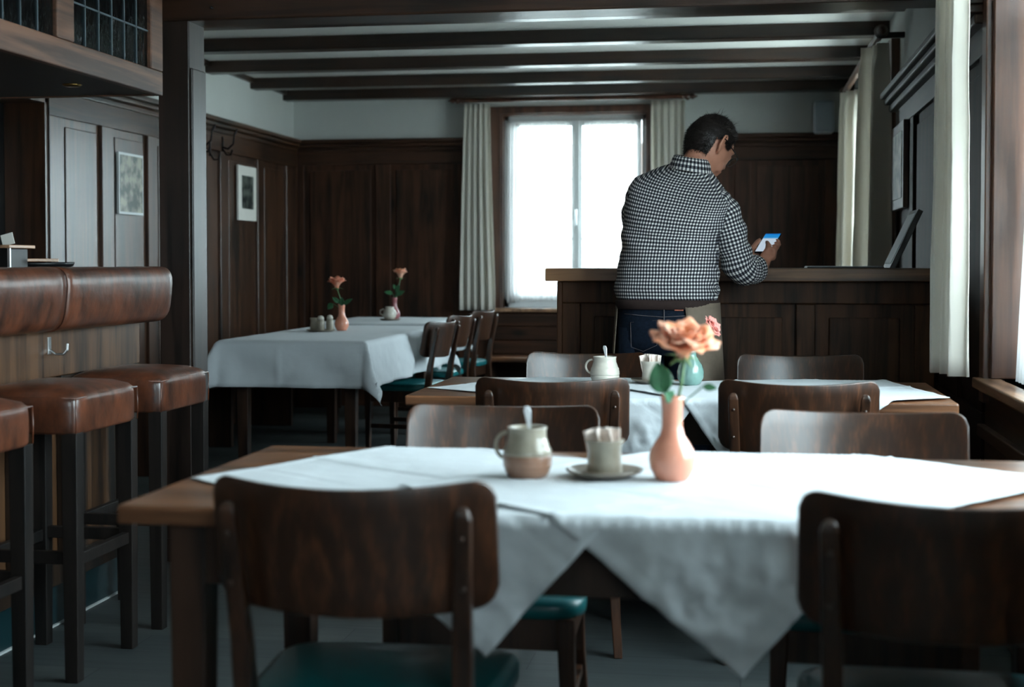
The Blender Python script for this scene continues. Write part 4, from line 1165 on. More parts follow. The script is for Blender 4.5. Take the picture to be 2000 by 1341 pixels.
ZT = 0.7555
jug((-0.392, 2.60, ZT), 0.093, 0.046, PI, M['stone_grey'], M['stone_brown'], 'two-tone grey and brown stoneware jug on the front table', 'spoon standing in the brown and grey jug')
pot((-0.250, 2.615, ZT), 0.062, 0.0335, M['stone_grey'], 'grey stoneware sugar pot on the front table', 'dark glazed saucer under the sugar pot of the front table', 'paper sugar packets in the pot on the front table')
bv = [(0.001, 0.0), (0.026, 0.0), (0.031, 0.005), (0.040, 0.022), (0.0425, 0.038), (0.040, 0.054), (0.031, 0.070), (0.022, 0.083), (0.0185, 0.100), (0.0185, 0.125), (0.0205, 0.146), (0.022, 0.153), (0.0205, 0.154), (0.016, 0.146), (0.014, 0.11), (0.001, 0.10)]
vase((-0.125, 2.60, ZT), bv, M['vase_pink'], 'salmon pink bud vase with a long neck on the front table')
rose((-0.125, 2.60, ZT+0.104), (-0.103, 2.60, 1.008), 0.054, 'open peach rose in the salmon vase of the front table', M['petal'],
     [((-0.140, 2.585, ZT+0.160), (-0.22, -0.1, 1.0), 0.058, 0.022), ((-0.125, 2.58, ZT+0.150), (-0.2, -0.6, 0.35), 0.028, 0.013), ((-0.070, 2.60, ZT+0.172), (1, -0.2, -0.05), 0.026, 0.007)], tilt=(0.35, 0.15), seed=3)
jug((-0.449, 4.70, ZT), 0.088, 0.049, PI, M['stone_white'], M['stone_white'], 'pale ribbed cream jug on the middle table', 'spoon standing in the pale ribbed jug', split=0.3)
pot((-0.297, 4.70, ZT), 0.066, 0.030, M['stone_white'], 'pale pot holding packets on the middle table', 'grey saucer under the pale pot of the middle table', 'sugar packets in the pot on the middle table', rs=0.066)
gv = [(0.001, 0.0), (0.026, 0.0), (0.034, 0.006), (0.043, 0.025), (0.044, 0.045), (0.038, 0.066), (0.027, 0.082), (0.020, 0.094), (0.019, 0.104), (0.022, 0.112), (0.020, 0.113), (0.015, 0.104), (0.012, 0.09), (0.001, 0.08)]
vase((-0.166, 4.66, ZT), gv, M['vase_green'], 'round celadon green vase on the middle table')
rose((-0.166, 4.66, ZT+0.085), (-0.098, 4.66, 0.945), 0.036, 'pink frilled carnation in the green vase of the middle table', M['petal_pink'], [((-0.15, 4.65, ZT+0.12), (0.6, -0.2, 0.6), 0.03, 0.008)], tilt=(0.5, 0.9), openness=0.9, seed=11, cat='carnation')

# left tables
def plate(loc, r, label, m):
    return tag(MB().lathe([(0.001, 0.0), (r*0.8, 0.0), (r, 0.008), (r*0.98, 0.011), (r*0.78, 0.004), (0.001, 0.004)], loc, 32).build('saucer', m, smooth=True), label, 'saucer')
plate((-2.44, 8.05, 0.7555), 0.085, 'small dark tray under the shakers on the near left table', M['saucer'])
def shaker(loc, h, r, label):
    t = thing('shaker', label, 'shaker', loc, 'salt and pepper shakers')
    MB().lathe([(0.001, 0), (r*0.9, 0), (r, h*0.1), (r, h*0.55), (r*0.8, h*0.72), (0.001, h*0.73)], loc, 20).build('shaker_body', M['stone_grey'], t, smooth=True)
    MB().lathe([(0.001, h*0.72), (r*0.82, h*0.72), (r*0.86, h*0.82), (r*0.6, h*0.96), (0.001, h)], loc, 20).build('shaker_cap', M['stone_white'], t, smooth=True)
shaker((-2.435, 8.03, 0.7605), 0.088, 0.024, 'left one of two grey shakers on the near left table')
shaker((-2.385, 8.05, 0.7605), 0.092, 0.022, 'right one of two grey shakers on the near left table')
tag(MB().lathe([(0.001, 0), (0.026, 0), (0.029, 0.02), (0.026, 0.055), (0.030, 0.072), (0.027, 0.072), (0.022, 0.05), (0.001, 0.02)], (-2.485, 8.08, 0.7605), 24).build('sugar_pot', M['stone_grey'], smooth=True), 'small grey pot beside the shakers on the near left table', 'pot')
v2 = [(r_*1.0, z_*1.02) for r_, z_ in bv]
vase((-2.345, 8.16, 0.7555), v2, M['vase_pink'], 'pink bud vase on the near left table')
rose((-2.345, 8.16, 0.7555+0.105), (-2.375, 8.16, 1.040), 0.058, 'coral rose on the near left table', M['petal_deep'],
     [((-2.36, 8.15, 0.92), (-0.6, -0.2, 0.6), 0.05, 0.014), ((-2.33, 8.15, 0.91), (0.8, -0.2, 0.55), 0.065, 0.014), ((-2.34, 8.14, 0.905), (0.1, -0.3, 0.8), 0.05, 0.018), ((-2.39, 8.13, 0.915), (-0.5, -0.2, -0.5), 0.045, 0.020)], openness=0.75, tilt=(0.1, 0), seed=5)
plate((-2.44, 9.72, 0.7555), 0.075, 'small dark saucer on the far left table', M['saucer'])
jv = thing('cream_jug', 'round pale jug on the far left table', 'jug', (-2.44, 9.70, 0.7605))
MB().lathe([(0.001, 0), (0.03, 0), (0.044, 0.018), (0.048, 0.04), (0.042, 0.065), (0.030, 0.078), (0.032, 0.09), (0.028, 0.09), (0.026, 0.07), (0.001, 0.03)], (-2.44, 9.70, 0.7605), 28).build('jug_body', M['stone_white'], jv, smooth=True)
MB().tube([(-2.478, 9.69, 0.835), (-2.505, 9.69, 0.825), (-2.505, 9.69, 0.80), (-2.482, 9.69, 0.788)], 0.005, 8).build('jug_handle', M['stone_white'], jv, smooth=True)
vase((-2.43, 9.80, 0.7555), [(r_*0.95, z_*1.02) for r_, z_ in bv], M['vase_rose'], 'dusky rose bud vase behind the jug on the far left table')
rose((-2.43, 9.80, 0.86), (-2.385, 9.80, 1.085), 0.060, 'pale peach rose on the far left table', M['petal'],
     [((-2.44, 9.79, 0.94), (-0.7, -0.2, 0.2), 0.06, 0.016), ((-2.41, 9.79, 0.93), (0.8, -0.2, 0.45), 0.065, 0.018), ((-2.41, 9.79, 0.95), (0.2, -0.2, 0.8), 0.06, 0.016), ((-2.42, 9.79, 0.97), (-0.3, -0.2, 0.9), 0.04, 0.012)], openness=0.62, seed=8)

# ------------------------------------------------------------------ benches along the walls
t = thing('wall_bench', 'brown boarded bench along the back wall below the window', 'bench', (-0.9, 10.9, 0))
MB().box(-1.95, XR-0.04, 10.70, 11.12, 0.40, 0.435).build('bench_seat', M['table'], t, bevel=0.006)
b = MB()
for (z0, z1) in ((0.44, 0.545), (0.55, 0.655), (0.66, 0.755)): b.box(-1.95, XR-0.04, 11.10, 11.125, z0, z1)
b.build('bench_back', M['back_wood_h'], t, bevel=0.004)
for x in (-1.95, -0.2): MB().box(x, x+0.04, 10.74, 11.12, 0, 0.40).build('bench_support', M['table_leg'], t, bevel=0.003)
t = thing('wall_bench', 'dark bench with teal cushion along the left wall', 'bench', (-3.3, 9.2, 0))
MB().box(-3.56, -3.12, 7.2, 11.1, 0.40, 0.43).build('bench_seat', M['table_leg'], t, bevel=0.005)
MB().box(-3.55, -3.11, 7.2, 11.1, 0.43, 0.475).build('cushion', M['teal'], t, bevel=0.015, seg=3)
for y in (7.25, 8.5, 9.7, 10.95): MB().box(-3.54, -3.16, y, y+0.04, 0, 0.40).build('bench_support', M['table_leg'], t, bevel=0.003)

# ------------------------------------------------------------------ service counter
KY = 5.97; KX0, KX1 = -0.75, XR-0.05
ct = thing('service_counter', 'dark wooden panelled counter with an oak top behind the man', 'counter', (0, 6.2, 0))
MB().box(KX0, KX1, KY, 6.46, 0.0, 1.078).build('counter_body', M['counter_v'], ct, bevel=0.003)
b = MB(); f0, f1 = KY-0.022, KY
b.box(KX0-0.001, KX1, f0, f1, 0.985, 1.078); b.box(KX0-0.001, KX1, f0, f1, 0.0, 0.14); b.box(KX0-0.001, KX1, f0, f1, 0.545, 0.62) if False else None
pn = [(-0.672, -0.230), (-0.155, 0.218), (0.296, 0.69)]
e = KX0-0.001
for p0, p1 in pn:
    b.box(e, p0, f0, f1, 0.14, 0.985); e = p1
b.box(e, KX1, f0, f1, 0.14, 0.985)
b.box(KX0-0.022, KX0, f0, 6.46, 0.0, 1.078)
b.build('counter_frame', M['counter_v'], ct, bevel=0.006, seg=3)
b = MB()
for p0, p1 in pn: b.box(p0+0.055, p1-0.055, KY-0.010, KY, 0.20, 0.93)
b.build('counter_panel', M['counter_v'], ct, bevel=0.006)
MB().box(KX0-0.065, KX1, KY-0.075, 6.52, 1.078, 1.132).build('counter_top', M['counter_h'], ct, bevel=0.004)
# closed folder on the counter, leaning picture, wall pictures
t = thing('serving_folder', 'flat dark folder lying on the counter', 'folder', (0.4, 6.14, 1.132))
MB().box(0.265, 0.575, 6.02, 6.30, 1.1325, 1.139).build('cover', M['menu'], t, bevel=0.002)
MB().box(0.268, 0.572, 6.023, 6.297, 1.139, 1.141).build('metal_edge', M['speaker'], t)
t = thing('picture_frame', 'dark framed board leaning on the counter against the panelling', 'picture frame', (0.6, 6.2, 1.132))
lean = Matrix.Translation((0.600, 6.05, 1.1335)) @ Matrix.Rotation(math.radians(25), 4, 'Y')
MB().box(0, 0.022, 0, 0.30, 0, 0.268, lean).build('frame', M['black'], t, bevel=0.002)
MB().box(-0.003, 0, 0.02, 0.28, 0.02, 0.248, lean).build('board', M['speaker'], t)
def hung(name, label, put_frame, cat='picture'):
    t = thing(name, label, cat, (0, 0, 0)); return t
t = thing('wall_picture', 'faded grey photograph without mat on the left wall above the bar', 'picture', (XL+0.05, 7.96, 1.40))
MB().box(XL+0.040, XL+0.056, 7.78, 8.12, 1.44, 1.80).build('frame', M['paint'], t, bevel=0.002)
MB().box(XL+0.056, XL+0.058, 7.795, 8.105, 1.455, 1.785).build('print', M['photo_grey'], t)
t = thing('wall_picture', 'narrow white matted dark print near the coat hooks', 'picture', (XL+0.05, 9.95, 1.45))
MB().box(XL+0.040, XL+0.056, 9.76, 10.14, 1.465, 1.86).build('mat', M['paper'], t, bevel=0.002)
MB().box(XL+0.056, XL+0.058, 9.83, 10.07, 1.55, 1.79).build('print', M['print_dark'], t)
t = thing('wall_picture', 'brown framed picture on the right wall panelling behind the counter', 'picture', (XR-0.06, 7.3, 1.4))
MB().box(XR-0.065, XR-0.040, 7.02, 7.56, 1.42, 1.84).build('frame', M['casing'], t, bevel=0.003)
MB().box(XR-0.068, XR-0.065, 7.07, 7.51, 1.47, 1.79).build('print', M['photo_grey'], t)
# coat hooks on the left wall
rail = thing('coat_rail', 'short brown board holding the black coat hooks', 'coat rail', (XL+0.05, 9.3, 1.95))
MB().box(XL+0.040, XL+0.058, 8.85, 9.62, 1.93, 2.03).build('board', M['wall_wood_h'], rail, bevel=0.004)
for k, (y, z, s_) in enumerate(((9.02, 1.97, 1), (9.20, 1.93, -1), (9.44, 1.98, 1))):
    b = MB(); X = XL+0.058
    b.box(X, X+0.006, y-0.014, y+0.014, z-0.05, z+0.05)
    if s_ > 0: b.tube([(X, y, z-0.02), (X+0.04, y, z-0.035), (X+0.075, y+0.01, z), (X+0.078, y+0.02, z+0.06), (X+0.095, y+0.03, z+0.10)], [0.007, 0.007, 0.006, 0.006, 0.008], 10, rnd=True)
    b.tube([(X, y, z-0.03), (X+0.03, y, z-0.075), (X+0.06, y, z-0.075), (X+0.07, y, z-0.045)], 0.006, 10, rnd=True)
    o = b.build('coat_hook', M['iron'], rail, smooth=True)
# loudspeaker
t = thing('loudspeaker', 'white loudspeaker high on the back wall, upper right', 'loudspeaker', (0.6, 11.0, 2.13))
rings = []
b = MB(); b.box(0.525, 0.68, 10.98, 11.13, 2.135, 2.385); b.build('speaker_box', M['speaker'], t, bevel=0.03, seg=4)
MB().box(0.537, 0.668, 10.968, 10.985, 2.148, 2.372).build('grille', M['grille'], t, bevel=0.012, seg=3)
MB().box(0.59, 0.62, 11.12, YB, 2.22, 2.28).build('bracket', M['iron'], t)
tag(MB().ell((-1.99, 5.17, 2.12), (0.006, 0.012, 0.006)).build('wall_plug', M['iron'], smooth=True), 'small metal stud on the big beam above the post', 'stud')

# ------------------------------------------------------------------ the man
man = thing('person', 'man in black and white checked shirt and apron, back turned, at the counter', 'person', (-0.29, 5.58, 0))
V = Vector
HC = V((-0.133, 5.735, 1.616)); HS = 1.08     # head centre
Hm = Matrix.Rotation(math.radians(-43), 3, 'Z') @ Matrix.Rotation(math.radians(-33), 3, 'X') @ Matrix.Rotation(math.radians(6), 3, 'Y')
def head_pt(p): return HC + Hm @ (V(p)*HS)
def headshape(v):
    x, y, z = v
    if z < 0:
        k = min(1, -z/0.115)
        x *= 1 - 0.30*k**1.3
        if y < 0: y *= 1-0.35*k
        else: y = y*(1-0.06*k) + 0.006*k
    if z > 0 and y < 0: y *= 1.04
    x *= 1 - 0.10*max(0, y/0.1)
    return V((x, y, z))
body = MB()
body.ell(HC, (0.077, 0.098, 0.116), mtx=(Hm*HS).to_4x4(), nu=32, nv=24, fn=headshape)
# nose, brow, lips, chin, ears
def hp(pts): return [head_pt(p) for p in pts]
body.tube(hp([(0, 0.088, 0.022), (0, 0.095, 0.0), (0, 0.103, -0.018)]), [0.006, 0.008, 0.010], 10, rnd=True)
for s_ in (-1, 1):
    body.tube(hp([(s_*0.009, 0.100, -0.026), (s_*0.014, 0.096, -0.024)]), 0.007, 8, rnd=True)
    body.tube(hp([(s_*0.012, 0.090, 0.028), (s_*0.032, 0.086, 0.034), (s_*0.052, 0.070, 0.028)]), [0.007, 0.008, 0.006], 8, rnd=True)
    body.ell(head_pt((s_*0.031, 0.078, 0.008)), (0.013, 0.013, 0.012), nu=12, nv=8)
    body.ell(head_pt((s_*0.034, 0.046, -0.038)), (0.025, 0.030, 0.040), nu=12, nv=8)
    # ear: rim and lobe
    pts = []
    for k in range(12):
        a = -0.45*PI + 1.45*PI*k/11
        pts.append((s_*(0.076+0.010*math.sin(0.5*a+0.6)), -0.006-0.017*math.cos(a-0.35*PI)*1.0 + 0.004, 0.0 + 0.031*math.sin(a)))
    body.tube(hp([(s_*0.076, -0.002, 0.018), (s_*0.082, -0.006, 0.032), (s_*0.090, -0.018, 0.037), (s_*0.097, -0.032, 0.028), (s_*0.098, -0.036, 0.008), (s_*0.093, -0.030, -0.012), (s_*0.084, -0.018, -0.027), (s_*0.076, -0.009, -0.031)]),
              [0.004, 0.0045, 0.005, 0.0055, 0.0055, 0.0055, 0.007, 0.006], 10, rnd=True)
    body.ell(head_pt((s_*0.081, -0.018, 0.004)), (0.006, 0.019, 0.028), mtx=(Hm @ Matrix.Rotation(s_*0.25, 3, 'Z')).to_4x4(), nu=12, nv=8)
body.tube(hp([(-0.022, 0.086, -0.052), (0, 0.094, -0.050), (0.022, 0.086, -0.052)]), [0.005, 0.006, 0.005], 8, rnd=True)
body.tube(hp([(-0.018, 0.084, -0.062), (0, 0.092, -0.062), (0.018, 0.084, -0.062)]), [0.005, 0.007, 0.005], 8, rnd=True)
body.ell(head_pt((0, 0.076, -0.088)), (0.024, 0.020, 0.018), nu=12, nv=8)
# neck, torso
body.tube([V((-0.212, 5.690, 1.44)), V((-0.200, 5.685, 1.51)), V((-0.178, 5.690, 1.555)), V((-0.155, 5.712, 1.60))], [0.045, 0.052, 0.058, 0.060], 20, rnd=True)
def ering(c, rx, ry, tilt=0.0, tw=0.0, n=40, pw=2.4, ty=0.0):
    out = []
    for j in range(n):
        a = 2*PI*j/n; ex = 2/pw
        x = abs(math.cos(a))**ex*(1 if math.cos(a) > 0 else -1)*rx
        y = abs(math.sin(a))**ex*(1 if math.sin(a) > 0 else -1)*ry
        xr = x*math.cos(tw)-y*math.sin(tw); yr = x*math.sin(tw)+y*math.cos(tw)
        out.append(V((c[0]+xr, c[1]+yr, c[2]+tilt*xr+ty*yr)))
    return out
TW = -0.22   # body turned slightly to the right
tors = [  # centre, rx, ry, tilt
    ((-0.290, 5.585, 0.995), 0.188, 0.135, 0.0, 0), ((-0.291, 5.585, 1.020), 0.200, 0.150, 0.0, 0), ((-0.292, 5.587, 1.055), 0.203, 0.156, 0, 0), ((-0.291, 5.590, 1.10), 0.198, 0.153, 0, 0),
    ((-0.287, 5.597, 1.16), 0.192, 0.150, 0, 0), ((-0.281, 5.603, 1.22), 0.190, 0.146, -.03, 0.05), ((-0.273, 5.610, 1.28), 0.194, 0.142, -.06, .1), ((-0.263, 5.618, 1.335), 0.200, 0.136, -.09, .16),
    ((-0.254, 5.627, 1.38), 0.203, 0.128, -.12, .22), ((-0.244, 5.634, 1.42), 0.204, 0.120, -.15, .28), ((-0.238, 5.642, 1.452), 0.188, 0.106, -.16, .32), ((-0.230, 5.650, 1.478), 0.152, 0.094, -.15, .36),
    ((-0.221, 5.658, 1.500), 0.118, 0.084, -.14, .40), ((-0.213, 5.664, 1.516), 0.090, 0.077, -.12, .45), ((-0.206, 5.669, 1.528), 0.074, 0.073, -.10, .42), ((-0.203, 5.672, 1.538), 0.068, 0.068, -.10, .40)]
rings = [ering((c[0], c[1], c[2]-0.03), rx*0.82, ry*0.80, ti, TW, ty=ty) for c, rx, ry, ti, ty in tors[:-3]]
body.ring_loft(rings)
# pelvis and legs
body.ring_loft([ering((-0.29, 5.58, z), rx, ry, 0, TW) for z, rx, ry in ((0.82, 0.165, 0.12), (0.90, 0.18, 0.128), (0.99, 0.178, 0.125), (1.03, 0.17, 0.12))])
LEG = {-1: [(-0.385, 5.575, 0.90), (-0.395, 5.575, 0.70), (-0.400, 5.580, 0.50), (-0.405, 5.570, 0.30), (-0.410, 5.560, 0.09)],
       1: [(-0.205, 5.580, 0.90), (-0.195, 5.585, 0.70), (-0.190, 5.590, 0.50), (-0.185, 5.580, 0.30), (-0.180, 5.570, 0.09)]}
for s_ in (-1, 1): body.tube(LEG[s_], [0.088, 0.078, 0.056, 0.052, 0.038], 18, rnd=True)
# arms
RA = [V((-0.110, 5.625, 1.395)), V((-0.073, 5.630, 1.33)), V((-0.035, 5.640, 1.21)), V((-0.012, 5.655, 1.135)), V((0.012, 5.70, 1.120)), V((0.045, 5.765, 1.127)), V((0.082, 5.842, 1.145))]
body.tube(RA, [0.040, 0.054, 0.048, 0.044, 0.043, 0.037, 0.027], 16, rnd=True)
LA = [V((-0.385, 5.640, 1.405)), V((-0.415, 5.68, 1.33)), V((-0.395, 5.75, 1.22)), V((-0.335, 5.81, 1.185)), V((-0.20, 5.865, 1.195)), V((-0.065, 5.905, 1.200)), V((-0.025, 5.912, 1.200))]
body.tube(LA, [0.040, 0.055, 0.048, 0.044, 0.040, 0.030, 0.026], 16, rnd=True)
# phone frame
PC = V((0.103, 5.925, 1.238))
pn_ = V((-0.20, -0.50, 0.84)).normalized()
pu = V((0.047, 0.113, 0.088)); pu = (pu - pn_*pu.dot(pn_)).normalized(); pw_ = pu.cross(pn_).normalized()
if pw_.x < 0: pw_ = -pw_
PM = Matrix((pw_, pu, pn_)).transposed()
def ph(w, u, n): return PC + PM @ V((w, u, n))
# right hand: palm behind the lower right of the phone, thumb over the screen, fingers curl round the right edge
body.tube([V((0.082, 5.842, 1.145)), ph(0.020, -0.095, -0.012), ph(0.026, -0.068, -0.018), ph(0.024, -0.038, -0.020)], [0.026, 0.026, 0.030, 0.024], 14, rnd=True, flat=0.72)
for k, (u0, u1, L) in enumerate(((-0.018, 0.000, 1.0), (-0.036, -0.021, 1.05), (-0.055, -0.043, 1.0), (-0.072, -0.064, 0.85))):
    body.tube([ph(0.010, u0, -0.020), ph(0.036, (u0+u1)/2, -0.021), ph(0.046*1.0, u1, -0.010), ph(0.046, u1+0.002, 0.004), ph(0.040, u1+0.003, 0.010)], [0.0105, 0.0098, 0.0090, 0.0080, 0.0068], 10, rnd=True)
body.tube([ph(0.014, -0.088, -0.006), ph(0.026, -0.068, 0.010), ph(0.018, -0.042, 0.017), ph(0.006, -0.022, 0.015)], [0.016, 0.0138, 0.0105, 0.0085], 12, rnd=True)
# left hand: supports the phone from the left and below
body.tube([V((-0.025, 5.912, 1.200)), ph(-0.060, -0.060, -0.026), ph(-0.036, -0.040, -0.028), ph(-0.016, -0.030, -0.026)], [0.025, 0.026, 0.028, 0.022], 14, rnd=True, flat=0.75)
for k, (u0, u1) in enumerate(((0.000, 0.016), (-0.018, -0.004), (-0.036, -0.026), (-0.052, -0.046))):
    body.tube([ph(-0.030, u0, -0.024), ph(-0.004, (u0+u1)/2, -0.020), ph(0.010, u1, -0.0155)], [0.0100, 0.0092, 0.0075], 10, rnd=True)
body.tube([ph(-0.062, -0.052, -0.016), ph(-0.052, -0.030, -0.002), ph(-0.041, -0.008, 0.009), ph(-0.036, 0.004, 0.010)], [0.013, 0.0115, 0.010, 0.008], 12, rnd=True)
bo = body.build('body', M['skin'], man, smooth=True)
md = bo.modifiers.new('fuse', 'REMESH'); md.mode = 'VOXEL'; md.voxel_size = 0.0042; md.use_smooth_shade = True
md = bo.modifiers.new('soften', 'SMOOTH'); md.factor = 0.5; md.iterations = 4

# hair: cap plus many short strands
hb = MB()
def hairline(d):
    # d: unit direction in head frame; True where hair grows
    x, y, z = d
    if z > 0.62: return y < 0.66
    if y > 0.52: return False
    if z > 0.10: return True if y < 0.35 else z > 0.35
    if abs(x) > 0.62 and y > -0.42: return (z > 0.02 and y < 0.30) and not (y > -0.42 and y < 0.02 and z < 0.24)
    return z > -0.62 + 0.10*abs(x) and y < -0.15
def head_surf(d, off):
    v = V((d.x*(0.077+off), d.y*(0.098+off), d.z*(0.116+off)))
    return head_pt(headshape(v))
bmh = bmesh.new(); bmesh.ops.create_icosphere(bmh, subdivisions=6, radius=1.0)
keep = {}
for v in bmh.verts:
    if hairline(v.co): keep[v.index] = True
for f in bmh.faces:
    if all(v.index in keep for v in f.verts):
        pass
newv = {}
for f in bmh.faces:
    if all(v.index in keep for v in f.verts):
        vs = []
        for v in f.verts:
            if v.index not in newv:
                d = v.co.copy(); off = 0.0055 + 0.003*max(0, d.z) + 0.0015*fbm(d.x*6, d.y*6, d.z*6)
                newv[v.index] = hb.bm.verts.new(head_surf(d, off))
            vs.append(newv[v.index])
        hb.bm.faces.new(vs)
bmh.free()
hair = hb.build('hair', M['hair'], man, smooth=True)
rnd = random.Random(4)
def strands(n, cond, lo, hi, name, mat, w=0.0006):
    b = MB(); c = 0
    while c < n:
        d = V((rnd.gauss(0, 1), rnd.gauss(0, 1), rnd.gauss(0, 1))).normalized()
        if not hairline(d) or not cond(d): continue
        if name == 'greying_sides' and rnd.random() > min(1, (abs(d.x)-0.45)*3)*min(1, (0.40-d.z)*3): continue
        c += 1
        L = rnd.uniform(lo, hi)
        root = head_surf(d, 0.003)
        flow = V((0.25*d.x, 0.35 if d.z > 0.5 else -0.15, -0.9 if d.z < 0.5 else 0.25)) + V((rnd.gauss(0, .25), rnd.gauss(0, .25), rnd.gauss(0, .25)))
        nrm_ = d
        tip = head_surf(d, 0.004) + (Hm @ (flow.normalized()*0.75 + nrm_*0.55))*L
        mid = root.lerp(tip, 0.5) + (Hm @ nrm_)*L*0.12
        sd = (tip-root).cross(Hm @ nrm_).normalized()*w
        a0, a1 = b.bm.verts.new(root-sd), b.bm.verts.new(root+sd)
        m0, m1 = b.bm.verts.new(mid-sd*0.8), b.bm.verts.new(mid+sd*0.8)
        tp = b.bm.verts.new(tip)
        b.bm.faces.new((a0, a1, m1, m0)); b.bm.faces.new((m0, m1, tp))
    return b.build(name, mat, hair, recalc=False)
strands(11000, lambda d: True, 0.007, 0.015, 'hair_strands', M['hair'])
strands(1000, lambda d: d.z < 0.35 and abs(d.x) > 0.45 and d.y > -0.5, 0.006, 0.013, 'greying_sides', M['hair_grey'], 0.0005)
strands(60, lambda d: d.z > 0.8 and d.y < 0.2, 0.03, 0.042, 'crown_tuft', M['hair'], 0.0007)
eb = MB()
for s_ in (-1, 1): eb.tube(hp([(s_*0.014, 0.096, 0.032), (s_*0.034, 0.093, 0.039), (s_*0.054, 0.076, 0.032)]), [0.003, 0.004, 0.002], 6)
eb.build('eyebrows', M['hair'], man, smooth=True)
# glasses
gl = MB()
for s_ in (-1, 1):
    pts = [(s_*0.033+0.026*math.cos(a), 0.108-0.010*abs(math.cos(a)*0.5+s_*0.5), 0.004+0.019*math.sin(a)) for a in [2*PI*k/20 for k in range(21)]]
    gl.tube(hp(pts), 0.0013, 6)
    gl.tube(hp([(s_*0.058, 0.100, 0.012), (s_*0.072, 0.085, 0.014), (s_*0.0835, 0.02, 0.020), (s_*0.086, -0.010, 0.024), (s_*0.088, -0.038, 0.020), (s_*0.084, -0.046, 0.004)]), 0.0020, 8, rnd=True)
gl.tube(hp([(-0.008, 0.109, 0.010), (0, 0.113, 0.013), (0.008, 0.109, 0.010)]), 0.0014, 6)
gg = gl.build('glasses', M['black'], man, smooth=True)
lb_ = MB()
for s_ in (-1, 1):
    ring = [head_pt((s_*0.033+0.0255*math.cos(2*PI*k/20), 0.108-0.010*abs(math.cos(2*PI*k/20)*0.5+s_*0.5), 0.004+0.0185*math.sin(2*PI*k/20))) for k in range(20)]
    lb_.bm.faces.new([lb_.bm.verts.new(p) for p in ring])
lb_.build('lens', M['lens'], gg, solid=0.001)

# shirt: torso shell with gingham laid out in metres, sleeves, collar
def wrinkle(p, n_, amt, s1=1.0):
    return n_*(amt*fbm(p.x*7*s1, p.y*7*s1, p.z*10*s1) + amt*0.7*fbm(p.x*14*s1+5, p.y*9, p.z*26*s1))
sh = MB(); N = 96
def interp_t(seq, k):
    i = min(int(k), len(seq)-2); f = k-i
    f0 = seq[i]; f1 = seq[i+1]
    c = tuple(a+(b_-a)*f for a, b_ in zip(f0[0], f1[0]))
    return c, f0[1]+(f1[1]-f0[1])*f, f0[2]+(f1[2]-f0[2])*f, f0[3]+(f1[3]-f0[3])*f, f0[4]+(f1[4]-f0[4])*f
rings = []; steps = 90
hv = []; acc = 0; prev = None
for i in range(steps+1):
    c, rx, ry, ti, ty = interp_t(tors, i*(len(tors)-1)/steps)
    r_ = ering(c, rx, ry, ti, TW, n=N, ty=ty)
    low = max(0, 1-(c[2]-1.0)/0.28)
    out = []
    for j, p in enumerate(r_):
        nn = (p - V(c)).normalized()
        a = 2*PI*j/N
        # blousing folds above the waistband and diagonal pulls
        fold = 0.0040*low*math.sin(p.z*95 + 2.6*math.sin(a*2+0.8) + 6*fbm(p.x*4, p.z*3, 1))
        pull = 0.0045*math.sin((p.x*0.8+p.z*1.0)*46 + 5*fbm(p.x*3, p.z*3, 7))*max(0, 1-abs(p.z-1.25)/0.2)
        yoke = 0
        out.append(p + wrinkle(p, nn, 0.0032) + nn*(fold+pull))
    rings.append(out)
    if prev is not None:
        acc += (V(c)-V(prev)).length if abs(c[2]-prev[2]) > 0 else 0
        acc += abs(rx-prx)*0.8
    hv.append(acc); prev = c; prx = rx
ref_ = ering((0, 0, 0), 0.198, 0.15, 0, TW, n=N); arc = [0.0]
for j in range(N): arc.append(arc[-1] + (ref_[(j+1) % N]-ref_[j]).length)
arc = [v_*math.ceil(arc[-1]/0.0138)*0.0138/arc[-1] for v_ in arc]
def lat(x):
    # arc length on the widest ring at lateral position x (0 = middle of the back)
    k = max(-0.999, min(0.999, x/0.205))
    return 0.205*(math.asin(k)*0.55 + k*0.45)*1.12
LATS = [[lat(((p.x-V(tc_[0]).x)*math.cos(-TW) - (p.y-V(tc_[0]).y)*math.sin(-TW))) for p in rg_] for rg_, tc_ in ((rings[i], interp_t(tors, i*(len(tors)-1)/steps)) for i in range(steps+1))]
bk = [0.0]
for i in range(steps):
    bk.append(bk[-1] + (rings[i+1][3*N//4]-rings[i][3*N//4]).length)
uvf = lambda i, j: (LATS[i][j % N], bk[i])
sh.ring_loft(rings, cap0=False, cap1=False, uvs=uvf)
